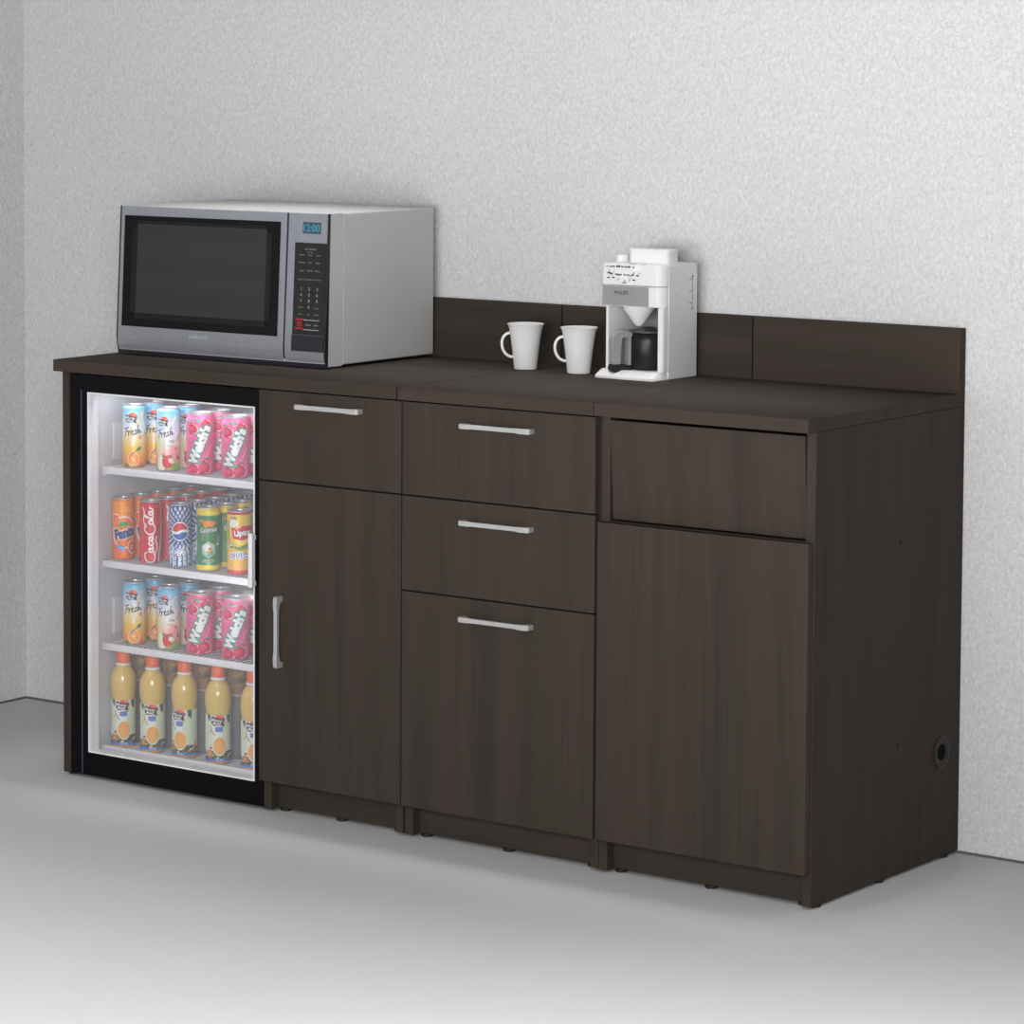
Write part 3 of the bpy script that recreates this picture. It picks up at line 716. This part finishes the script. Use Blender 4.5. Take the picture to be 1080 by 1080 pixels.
can_proto('fanta', art_fanta(), 'soda_can', 0.0250, 0.136, 0.006)
can_proto('cola', art_cola(), 'soda_can', 0.0250, 0.136, 0.006)
can_proto('pepsi', art_pepsi(), 'soda_can', 0.0250, 0.136, 0.006)
can_proto('green', art_green(), 'sports_drink_can', 0.0260, 0.136, 0.006)
can_proto('tea', art_tea(), 'iced_tea_can', 0.0265, 0.136, 0.006)

YC = YR+0.035; FACE = math.radians(40)          # the cans are turned to the right, towards the room
def turn(deg=0): return FACE+math.radians(deg)
for lvl, z in (('top', Z1S), ('third', Z3S)):
    w = 'on the top shelf' if lvl == 'top' else 'on the third shelf down'
    place('orange', (-1.7440, YC, z), turn(0), 'pale blue juice can with a halved orange, front row %s' % w, 'can')
    place('apple', (-1.6455, YC, z), turn(-4), 'pale blue juice can with a red apple, front row %s' % w, 'can')
    place('pink', (-1.5570, YC+0.002, z), turn(0), 'pink strawberry soda can beside the apple juice can %s' % w, 'can')
    place('pink', (-1.4585, YC+0.002, z), turn(0), 'pink soda can, right end of the front row %s' % w, 'can')
    for k, (key, x, what) in enumerate((('orange', -1.7440, 'pale blue can behind the orange juice can'), ('apple', -1.6455, 'pale blue can behind the apple juice can'),
                         ('pink', -1.5570, 'pink can behind the left pink can'), ('pink', -1.4585, 'pink can behind the right pink can'))):
        place(key, (x, YC+0.068, z), turn(6 if key != 'pink' else 20), '%s %s' % (what, w), 'can')
rows = [('fanta', -1.7775, 0, 'orange soda can'), ('cola', -1.6970, 0, 'red cola can'), ('pepsi', -1.6130, 0, 'blue and white patterned cola can'),
        ('green', -1.5330, 0, 'green sports drink can with yellow bands'), ('tea', -1.4470, 0, 'yellow iced tea can')]
ordn = ['in front', 'second from the glass', 'third from the glass', 'fourth from the glass', 'farthest back in its file']
for key, x, a, what in rows:
    for k in range(5):
        place(key, (x, YC+0.0575*k, Z2S), turn(a+(0 if k == 0 else [37, -50, 80, 15][k-1])),
              '%s on the second shelf, %s' % (what, ordn[k]), 'can')

# bottles on the fridge floor
def bottle_proto():
    root = bpy.data.objects.new('juice_bottle', None); col.objects.link(root)
    prof = [(0.024, 0.0), (0.0268, 0.003), (0.0274, 0.010), (0.0274, 0.104), (0.0262, 0.108), (0.0268, 0.112), (0.0288, 0.124), (0.0296, 0.138), (0.0290, 0.150),
            (0.0268, 0.161), (0.0225, 0.171), (0.0165, 0.179), (0.0130, 0.183), (0.0128, 0.187)]
    bm = bmesh.new(); lathe(bm, prof, (0, 0, 0), 48); body = obj('bottle_body', bm, JUICE, root, True)
    me = wrap(art_bottle(), lambda v: (0.0279, 0.004+v/1000*0.993), 'label_sleeve'); link_mesh('label_sleeve', me, ARTP, root)
    bm = bmesh.new(); lathe(bm, [(0.0135, 0.1818), (0.0168, 0.1822), (0.0172, 0.1845), (0.0160, 0.1872), (0.0135, 0.1876)], (0, 0, 0), 40); obj('cap_ring', bm, WHITE, root, True)
    bm = bmesh.new(); n = 72; R = []
    for r, z in ((0.0150, 0.1878), (0.0150, 0.192), (0.0145, 0.2105), (0.0135, 0.2125), (0.0010, 0.2128)):
        R.append([bm.verts.new(((r+(0.00045 if (i % 2 and 0.19 < z < 0.211) else 0))*math.cos(2*PI*i/n), (r+(0.00045 if (i % 2 and 0.19 < z < 0.211) else 0))*math.sin(2*PI*i/n), z)) for i in range(n)])
    for a, b in zip(R, R[1:]):
        for i in range(n): bm.faces.new((a[i], a[(i+1) % n], b[(i+1) % n], b[i]))
    bm.faces.new(R[0][::-1]); bm.faces.new(R[-1])
    obj('cap', bm, CAPM, root, True)
    CANS['bottle'] = [root, False]
bottle_proto()
pos = ['leftmost of the front row on the fridge floor', 'second from the left on the fridge floor', 'in the middle of the front row on the fridge floor', 'second from the right on the fridge floor', 'at the right end, half hidden by the door frame']
for (x, a, t) in zip((-1.7797, -1.6939, -1.6022, -1.5071, -1.4080), (0, -4, -26, 2, -2), pos):
    place('bottle', (x, YC+0.002, Z4S), turn(a), 'orange juice bottle, %s' % t, 'bottle')
root = bpy.data.objects.new('coffee_drink_bottle', None); col.objects.link(root)
def bp_(v):
    z = v/1000
    if z > 0.19: t = (z-0.19)/0.015; return 0.026*(1-0.3*t*t), z
    return 0.026, z
link_mesh('bottle_body', wrap(art_brown(), bp_, 'bottle_body'), ARTP, root)
bm = bmesh.new(); lathe(bm, [(0.0183, 0.2052), (0.0170, 0.2100), (0.0050, 0.2105)], (0, 0, 0), 32); obj('cap', bm, GROM, root, True)
bm = bmesh.new(); lathe(bm, [(0.020, 0.0002), (0.0258, 0.0004)], (0, 0, 0), 32); obj('bottle_base', bm, GROM, root, True)
CANS['brown'] = [root, False]
for x, t in zip((-1.7797, -1.6939, -1.6022, -1.5071, -1.4080), ('leftmost juice bottle', 'second juice bottle from the left', 'middle juice bottle', 'fourth juice bottle from the left', 'right end juice bottle')):
    place('brown', (x, YC+0.070, Z4S), turn(0), 'grey and brown drink bottle standing behind the %s' % t, 'bottle')

# ------------------------------------------------------------------ microwave
MX0, MX1, MZ0, MZ1 = -1.8590, -1.2740, H+0.006, 1.2575
YS = -0.3700; YB = -0.0375
def yfr(z): return -0.414-0.0544*(1.2575-z)
mw = thing('microwave_oven', 'grey microwave oven with black window standing on the left cabinet top', 'microwave', ((MX0+MX1)/2, -0.22, H))
obj('housing', B(MX0+0.002, MX1, YS+0.0012, YB, MZ0, MZ1, bev=0.003), MWBODY, mw)
# flared front collar, side profile in (y,z)
bm = bmesh.new()
prism(bm, [(YS, MZ1), (-0.412, MZ1), (yfr(1.20)+0.002, 1.20), (yfr(0.965)+0.002, 0.962), (-0.4245, 0.931), (YS, 0.931)], 'X', MX0+0.001, MX1+0.0002, 0.0008)
obj('front_collar', bm, MWBODY, mw)
def front_slab(bm, x0, x1, z0, z1, off0, off1, nz=1):      # slab following the slanted front
    pts = []
    zs = [z0+(z1-z0)*k/nz for k in range(nz+1)]
    pts += [(yfr(z)-off0, z) for z in zs]; pts += [(yfr(z)-off1, z) for z in zs[::-1]]
    return prism(bm, pts, 'X', x0, x1)
def curved_front(x0, x1, name, m, zb=0.9385):              # steel skin: slanted, rounded in at the foot
    bm = bmesh.new()
    prof = [(yfr(1.2565), 1.2565), (yfr(0.975), 0.975), (yfr(0.962)+0.0004, 0.962), (yfr(0.95)+0.0022, 0.950), (yfr(0.94)+0.0055, zb)]
    pts = [(y, z) for y, z in prof]+[(-0.4222, zb), (-0.4105, 1.2565)]
    prism(bm, pts, 'X', x0, x1, 0.0010)
    return obj(name, bm, m, mw)
bm = bmesh.new()
prism(bm, [(-0.4105, 1.2575), (yfr(1.2575)-0.0006, 1.2575), (yfr(0.97)-0.0006, 0.97), (yfr(0.955)+0.0016, 0.955), (yfr(0.93)+0.008, 0.9285), (-0.42, 0.9285)], 'X', MX0-0.0035, MX0, 0.0005)
prism(bm, [(-0.4105, 1.2575), (yfr(1.2575)-0.0006, 1.2575), (yfr(0.97)-0.0006, 0.97), (yfr(0.955)+0.0016, 0.955), (yfr(0.93)+0.008, 0.9285), (-0.42, 0.9285)], 'X', MX1-0.0045, MX1+0.0004, 0.0005)
box(bm, MX0, MX1, -0.4265, -0.40, 0.9285, 0.9380)
prism(bm, [(-0.4105, 1.2565), (yfr(1.2565)+0.0006, 1.2565), (yfr(0.97)+0.0006, 0.97), (yfr(0.95)+0.0035, 0.950), (yfr(0.94)+0.0065, 0.9385), (-0.4190, 0.9385)], 'X', -1.3889, -1.3843)
obj('dark_edge_strip', bm, MWDARK, mw)
dr = curved_front(MX0, -1.3890, 'door', STEEL)
pn = curved_front(-1.3842, MX1-0.0045, 'control_panel', STEEL)
bm = bmesh.new(); front_slab(bm, -1.8475, -1.4050, 0.9910, 1.2368, 0.0002, 0.0016); gl = obj('window_glass', bm, MWBLK, dr)
bm = bmesh.new(); front_slab(bm, -1.8235, -1.4275, 1.0090, 1.2260, 0.0016, 0.0024)
es = list(bm.edges); bmesh.ops.bevel(bm, geom=[e for e in es if abs(e.verts[0].co.x-e.verts[1].co.x) < 1e-6 and abs(e.verts[0].co.z-e.verts[1].co.z) < 1e-3], offset=0.014, segments=5, affect='EDGES')
obj('window_bezel', bm, speckle(mat('smoky_bezel_glass', rgb(24, 24, 25), 0.12, spec=0.25), rgb(24, 24, 25), 0.05, 20), gl)
bm = bmesh.new(); front_slab(bm, -1.8070, -1.4410, 1.0220, 1.2190, 0.0024, 0.0028); obj('window_screen', bm, SCREEN, gl)
def fplace(cx, cz, off=0.0030):
    return lambda x, y: (cx+x, yfr(cz+y)-off, cz+y)
bm = bmesh.new(); text_bm(bm, 'SAMSUNG', 0.0105, fplace(-1.6255, 0.9765, 0.0006), bold=0.02, spacing=1.15); obj('brand_lettering', bm, LOGO, dr)
bm = bmesh.new(); front_slab(bm, -1.3445, -1.2965, 1.2140, 1.2385, 0.0, 0.0010); dp = obj('display', bm, LCD, pn)
bm = bmesh.new(); text_bm(bm, '12:00', 0.0215, fplace(-1.3203, 1.2262, 0.0014), bold=0.012); obj('lit_digits', bm, LCDON, dp)
bm = bmesh.new(); front_slab(bm, -1.3640, -1.2790, 0.9990, 1.1945, 0.0, 0.0012); kp = obj('keypad', bm, PADBLK, pn)
bm = bmesh.new(); front_slab(bm, -1.3650, -1.2790, 0.9630, 0.9968, 0.0, 0.0020)
obj('door_button', bm, MWDARK, pn)
bm = bmesh.new(); front_slab(bm, -1.3640, -1.2790, 0.9970, 0.9988, 0.0, 0.0016); obj('button_edge', bm, DARKP, pn)
def kz(py): return 1.1945-(py-15)/1040*0.1955            # rows measured on the keypad
bm = bmesh.new()
cols = (-1.3430, -1.3215, -1.3000)
words = [(155, ('Popcorn', 'Potato', 'Frozen')), (240, ('Beverage', 'Pizza', 'Reheat')), (332, ('Dinner', 'Vegetable', 'Defrost')), (430, ('Auto Cook', 'More/Less', 'Time Cook'))]
text_bm(bm, 'AUTO REHEAT', 0.0048, fplace(-1.3215, kz(88), 0.0016)); text_bm(bm, 'one touch', 0.0038, fplace(-1.3215, kz(122), 0.0016))
for py, ws in words:
    for x, w in zip(cols, ws): text_bm(bm, w, 0.0042, fplace(x, kz(py), 0.0016))
for py, ws in ((538, '123'), (605, '456'), (675, '789')):
    for x, w in zip(cols, ws): text_bm(bm, w, 0.0092, fplace(x, kz(py), 0.0016), bold=0.01)
text_bm(bm, '0', 0.0092, fplace(cols[1], kz(746), 0.0016), bold=0.01)
text_bm(bm, 'Kitchen', 0.0040, fplace(cols[0], kz(745), 0.0016)); text_bm(bm, 'Power', 0.0044, fplace(cols[2], kz(752), 0.0016))
for x, w in zip(cols, ('Clock', 'Set', 'Sound')): text_bm(bm, w, 0.0042, fplace(x, kz(825), 0.0016))
text_bm(bm, '+30 sec', 0.0052, fplace(cols[1], kz(945), 0.0016), bold=0.01); text_bm(bm, 'Start', 0.0052, fplace(cols[2], kz(945), 0.0016), bold=0.01)
for py in (890, 1000): front_slab(bm, -1.3335, -1.2920, kz(py)-0.0008, kz(py)+0.0008, 0.0012, 0.0016)
obj('key_lettering', bm, PRINT, kp)
bm = bmesh.new()
for py in (885, 988): front_slab(bm, -1.3560, -1.3340, kz(py)-0.0014, kz(py)+0.0014, 0.0012, 0.0016)
text_bm(bm, 'Stop', 0.0072, fplace(-1.3440, kz(918)-0.0008, 0.0016), bold=0.03); text_bm(bm, 'Clear', 0.0072, fplace(-1.3440, kz(952), 0.0016), bold=0.03)
obj('stop_lettering', bm, REDP, kp)
for x in (MX0+0.05, MX1-0.03):
    for y in (-0.385, -0.07):
        bm = bmesh.new(); lathe(bm, [(0.011, H+0.0002), (0.011, MZ0+0.0005)], (x, y, 0), 16); obj('foot', bm, RUB, mw)

# ------------------------------------------------------------------ mugs
def mug(loc, label):
    r = thing('mug', label, 'mug', loc, 0, None)
    bm = bmesh.new()
    prof = [(0.0205, 0.0012), (0.0225, 0.0), (0.0245, 0.001), (0.0250, 0.006), (0.0262, 0.020), (0.0290, 0.044), (0.0322, 0.068), (0.0352, 0.086), (0.0376, 0.0935), (0.0392, 0.0958), (0.0395, 0.0968), (0.0384, 0.0972),
            (0.0360, 0.0935), (0.0332, 0.085), (0.0300, 0.066), (0.0266, 0.040), (0.0240, 0.008), (0.0220, 0.005), (0.0010, 0.0045)]
    lathe(bm, prof, loc, 64); body = obj('cup', bm, CERAM, r, True)
    # ear handle towards the left
    d = Vector((-0.79, -0.61, 0)).normalized() if False else Vector((-1, 0, 0)).lerp(Vector((-0.79, -0.64, 0)), 1.0).normalized()
    c = Vector(loc)+Vector((0, 0, 0.0515)); pts = []
    for k in range(17):
        t = math.radians(52+k*(296-52)/16)
        pts.append(c+d*(0.0385-0.0188*math.cos(t) if False else 0.0350-0.0190*math.cos(t)*1.0)+Vector((0, 0, 0.0255*math.sin(t)))+d*(-0.0025*math.sin(t)))
    # keep only the outward bulge, ends buried in the cup wall
    P = []
    for k in range(21):
        t = math.radians(-108+k*216/20)
        P.append(c+d*(0.0310+0.0195*math.cos(t))+Vector((0, 0, 0.0255*math.sin(t)))+d*(0.0022*math.sin(t)))
    bm = bmesh.new(); tube(bm, P, 0.0022, 10, ry=0.0030); obj('handle', bm, CERAM, r, True)
    return r
mug((-0.9556, -0.1440, H), 'white flared mug on the worktop, the one nearer the microwave')
mug((-0.8170, -0.1490, H), 'white flared mug on the worktop, the one nearer the coffee machine')

# ------------------------------------------------------------------ coffee machine
CX0, CX1, CYF, CYB = -0.7430, -0.5955, -0.1760, -0.0430
CZT = 1.1640; CZH = 1.0765; CZM = 1.1185
cmk = thing('coffee_machine', 'white drip coffee machine with hopper standing beside the mugs', 'coffee machine', ((CX0+CX1)/2, -0.11, H))
def rrect(x0, x1, y0, y1, rf, n=8, rl=0.004):              # plan outline with rounded front right corner
    pts = [(x0, y1), (x0, y0+rl), (x0+rl, y0)]
    for k in range(n+1):
        t = -PI/2+k*PI/2/n; pts.append((x1-rf+rf*math.cos(t), y0+rf+rf*math.sin(t)))
    pts += [(x1, y1-0.004), (x1-0.004, y1)]
    return pts
# body: back wall, two side walls (right one broad), roof
bm = bmesh.new()
prism(bm, rrect(CX0, CX1, CYF, CYB, 0.022), 'Z', CZM+0.0012, CZT, 0.0015); obj('upper_housing', bm, APPL, cmk, True)
bm = bmesh.new()
prism(bm, rrect(CX0+0.0005, CX1-0.0005, CYF+0.0008, CYB, 0.022), 'Z', CZH, CZM, 0.001); bh = obj('brew_head', bm, APPL, cmk, True)
obj('brand_band', B(CX0+0.002, CX1-0.034, CYF-0.0012, CYF+0.0015, CZH+0.001, CZM-0.001, bev=0.0006), APPLG, bh)
bm = bmesh.new(); text_bm(bm, 'PHILIPS', 0.0105, lambda x, y: (-0.6950+x, CYF-0.0016, 1.1040+y), bold=0.02); obj('brand_lettering', bm, DARKP, bh)
bm = bmesh.new()
box(bm, CX0+0.006, CX0+0.013, CYF+0.006, CYB, H+0.016, CZH-0.0005, bev=0.002)
obj('left_column', bm, APPL, cmk, True)
bm = bmesh.new(); prism(bm, rrect(CX1-0.0125, CX1, CYF+0.002, CYB, 0.006, 5, 0.001), 'Z', H+0.0165, CZH-0.0006, 0.001)
sd = obj('side_column', bm, APPL, cmk, True)
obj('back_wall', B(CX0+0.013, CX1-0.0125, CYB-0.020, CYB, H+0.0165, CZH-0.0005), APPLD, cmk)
bm = bmesh.new()                                            # base plate, apron reaching forward
pts = [(CX0+0.002, CYB), (CX0-0.006, CYF-0.014)]+[(CX0-0.006+0.012*(k/4), CYF-0.014-0.014*math.sin(k/4*PI/2)) for k in range(1, 5)]
pts += [(CX1-0.050, CYF-0.033), (CX1-0.006, CYF-0.030), (CX1-0.002, CYF-0.024), (CX1, CYF+0.002), (CX1, CYB)]
ctr = Vector(((CX0+CX1)/2, CYB))
def inset(p, fx, fy): return (ctr.x+(p[0]-ctr.x)*fx, ctr.y+(p[1]-ctr.y)*fy)
R0 = [bm.verts.new((x, y, H+0.0003)) for x, y in pts]; R1 = [bm.verts.new((x, y, H+0.0050)) for x, y in pts]
R2 = [bm.verts.new((*inset(p, 0.975, 0.965), H+0.0085)) for p in pts]; R3 = [bm.verts.new((*inset(p, 0.955, 0.87), H+0.0165)) for p in pts]
bm.faces.new(R0); bm.faces.new(R3[::-1])
for P0, P1 in ((R0, R1), (R1, R2), (R2, R3)):
    for i in range(len(pts)): bm.faces.new((P0[i], P1[i], P1[(i+1) % len(pts)], P0[(i+1) % len(pts)]))
obj('base_plate', bm, APPL, cmk, True)
bm = bmesh.new(); lathe(bm, [(0.0335, 1.0765), (0.0320, 1.068), (0.0125, 1.0405), (0.0120, 1.0395), (0.0060, 1.0335), (0.0010, 1.0330)], (-0.6790, -0.1330, 0), 40)
fc = obj('filter_cone', bm, APPL, cmk, True)
obj('side_panel', B(CX1-0.004, CX1+0.0006, CYF+0.024, CYB+0.0005, H+0.001, CZT-0.002, bev=0.0006), APPL, cmk)
# lid hopper and small cap on the roof
bm = bmesh.new(); rect = []
for cx, cy, a0 in ((-0.603-0.012, -0.098-0.012, 0), (-0.700+0.012, -0.098-0.012, 90), (-0.700+0.012, -0.146+0.012, 180), (-0.603-0.012, -0.146+0.012, 270)):
    for k in range(6): t = math.radians(a0+k*18); rect.append((cx+0.012*math.cos(t), cy+0.012*math.sin(t)))
prism(bm, rect, 'Z', CZT, 1.1883, 0.001); hp = obj('bean_hopper', bm, APPL, cmk, True)
bm = bmesh.new(); prism(bm, [(-0.6525+(x+0.6525)*1.05, -0.122+(y+0.122)*1.05) for x, y in rect], 'Z', 1.1885, 1.1940, 0.0015); obj('hopper_lid', bm, APPL, hp, True)
bm = bmesh.new(); lathe(bm, [(0.0125, CZT), (0.0135, CZT+0.004), (0.0130, CZT+0.012), (0.0100, CZT+0.0155), (0.002, CZT+0.016)], (-0.7210, -0.132, 0), 32); obj('water_cap', bm, APPL, cmk, True)
bm = bmesh.new()
for x, w in ((-0.680, 0.016), (-0.650, 0.010)): box(bm, x, x+w, -0.1705, -0.1675, CZT, CZT+0.0006)
obj('roof_marks', bm, DARKP, cmk)
# control dials and icons on the upper face
yk = CYF
def dial(x, z, r):
    bm = bmesh.new(); n = 28; R = []
    for rr, y in ((r*1.08, yk+0.0005), (r*1.08, yk-0.0012), (r, yk-0.0022), (r*0.9, yk-0.0075), (r*0.75, yk-0.0082)):
        R.append([bm.verts.new((x+rr*math.cos(2*PI*i/n), y, z+rr*math.sin(2*PI*i/n))) for i in range(n)])
    for a, b in zip(R, R[1:]):
        for i in range(n): bm.faces.new((a[i], a[(i+1) % n], b[(i+1) % n], b[i]))
    bm.faces.new(R[-1])
    obj('dial', bm, CERAM, cmk, True)
for x, z, r in ((-0.7270, 1.1500, 0.0048), (-0.7145, 1.1495, 0.0048), (-0.6670, 1.1485, 0.0052), (-0.6540, 1.1470, 0.0048),
                (-0.7040, 1.1335, 0.0042), (-0.6905, 1.1305, 0.0052), (-0.6760, 1.1325, 0.0042)): dial(x, z, r)
bm = bmesh.new()
def blot(x0, x1, z0, z1): box(bm, x0, x1, yk-0.0010, yk+0.0002, z0, z1)
for x, w in ((-0.7325, .005), (-0.7245, .006), (-0.7175, .006), (-0.7080, .004), (-0.7030, .005), (-0.6965, .007), (-0.6880, .008), (-0.6790, .005), (-0.6690, .0055)):
    blot(x, x+w, 1.1560+rnd.uniform(-.0004, .001), 1.1595+rnd.uniform(-.0008, .0012))
for x, w, z in ((-0.7300, .010, 1.1425), (-0.7225, .006, 1.1405), (-0.7110, .006, 1.1405), (-0.7060, .008, 1.1395), (-0.6990, .004, 1.1400), (-0.6900, .005, 1.1400), (-0.6830, .008, 1.1395), (-0.6735, .003, 1.138),
                (-0.6950, .011, 1.1238), (-0.6700, .005, 1.1400), (-0.7300, .006, 1.1330), (-0.7180, .006, 1.1335), (-0.6600, .006, 1.1390), (-0.6680, .006, 1.1300)):
    blot(x, x+w, z, z+0.0028)
obj('control_icons', bm, DARKP, cmk)
# water gauge on the right side
bm = bmesh.new()
box(bm, CX1-0.001, CX1+0.0008, -0.0620, -0.0608, 1.075, 1.135)
for z in (1.130, 1.105, 1.080): box(bm, CX1-0.001, CX1+0.0008, -0.0720, -0.0655, z, z+0.0018)
box(bm, CX1-0.001, CX1+0.0012, -0.0632, -0.0598, 1.134, 1.1385); box(bm, CX1-0.001, CX1+0.0012, -0.0632, -0.0598, 1.0680, 1.0720)
box(bm, CX1-0.001, CX1+0.0008, -0.1240, -0.1222, 1.099, 1.101)
obj('water_gauge', bm, DARKP, sd)

# coffee jug standing on the machine's plate
JX, JY, JZ = -0.6620, -0.1230, H+0.0168
jg = thing('coffee_jug', 'dark coffee jug with grey handle inside the white coffee machine', 'jug', (JX, JY, JZ))
bm = bmesh.new(); lathe(bm, [(0.028, 0.0), (0.0400, 0.002), (0.0425, 0.006), (0.0420, 0.060), (0.0400, 0.072), (0.0375, 0.0755), (0.002, 0.0757)], (JX, JY, JZ), 56); obj('jug_glass', bm, CARAFE, jg, True)
bm = bmesh.new(); lathe(bm, [(0.0385, 0.0760), (0.0425, 0.0775), (0.0420, 0.0800), (0.0160, 0.0845), (0.0085, 0.0875), (0.0010, 0.0880)], (JX, JY, JZ), 56); obj('jug_lid', bm, CARLID, jg, True)
# broad handle reaching out to the front left
hd = Vector((-0.55, -0.83, 0)).normalized(); sdv = Vector((hd.y*-1, hd.x, 0))
def jpt(a, s, z): v = Vector((JX, JY, JZ))+hd*a+sdv*s; return (v.x, v.y, JZ+z)
def hull(bm, pr, half):                                      # pr = (a,z) outline, extruded sideways
    A = [bm.verts.new(jpt(a, -half, z)) for a, z in pr]; C = [bm.verts.new(jpt(a, half, z)) for a, z in pr]
    bm.faces.new(A); bm.faces.new(C[::-1]); n = len(pr)
    for i in range(n): bm.faces.new((A[i], C[i], C[(i+1) % n], A[(i+1) % n]))
bm = bmesh.new()
hull(bm, [(0.0405, 0.0775), (0.056, 0.0825), (0.072, 0.079), (0.083, 0.071), (0.0845, 0.060), (0.0840, 0.012), (0.0670, 0.012), (0.0670, 0.064), (0.0630, 0.0685), (0.0405, 0.0690)], 0.0120)
es = list(bm.edges); bmesh.ops.bevel(bm, geom=es, offset=0.0016, segments=2, affect='EDGES')
jh = obj('handle', bm, APPLG, jg, True)
bm = bmesh.new(); hull(bm, [(0.0430, 0.010), (0.0430, 0.069), (0.0500, 0.069), (0.0500, 0.010)], 0.0095); obj('handle_strap', bm, APPLG, jg)
bm = bmesh.new(); hull(bm, [(0.0432, 0.0085), (0.0432, -0.002), (0.060, -0.0050), (0.0820, -0.0050), (0.0870, 0.000), (0.0850, 0.0115), (0.0640, 0.0115)], 0.0125)
es = list(bm.edges); bmesh.ops.bevel(bm, geom=es, offset=0.0015, segments=2, affect='EDGES')
obj('handle_foot', bm, RUB, jg, True)
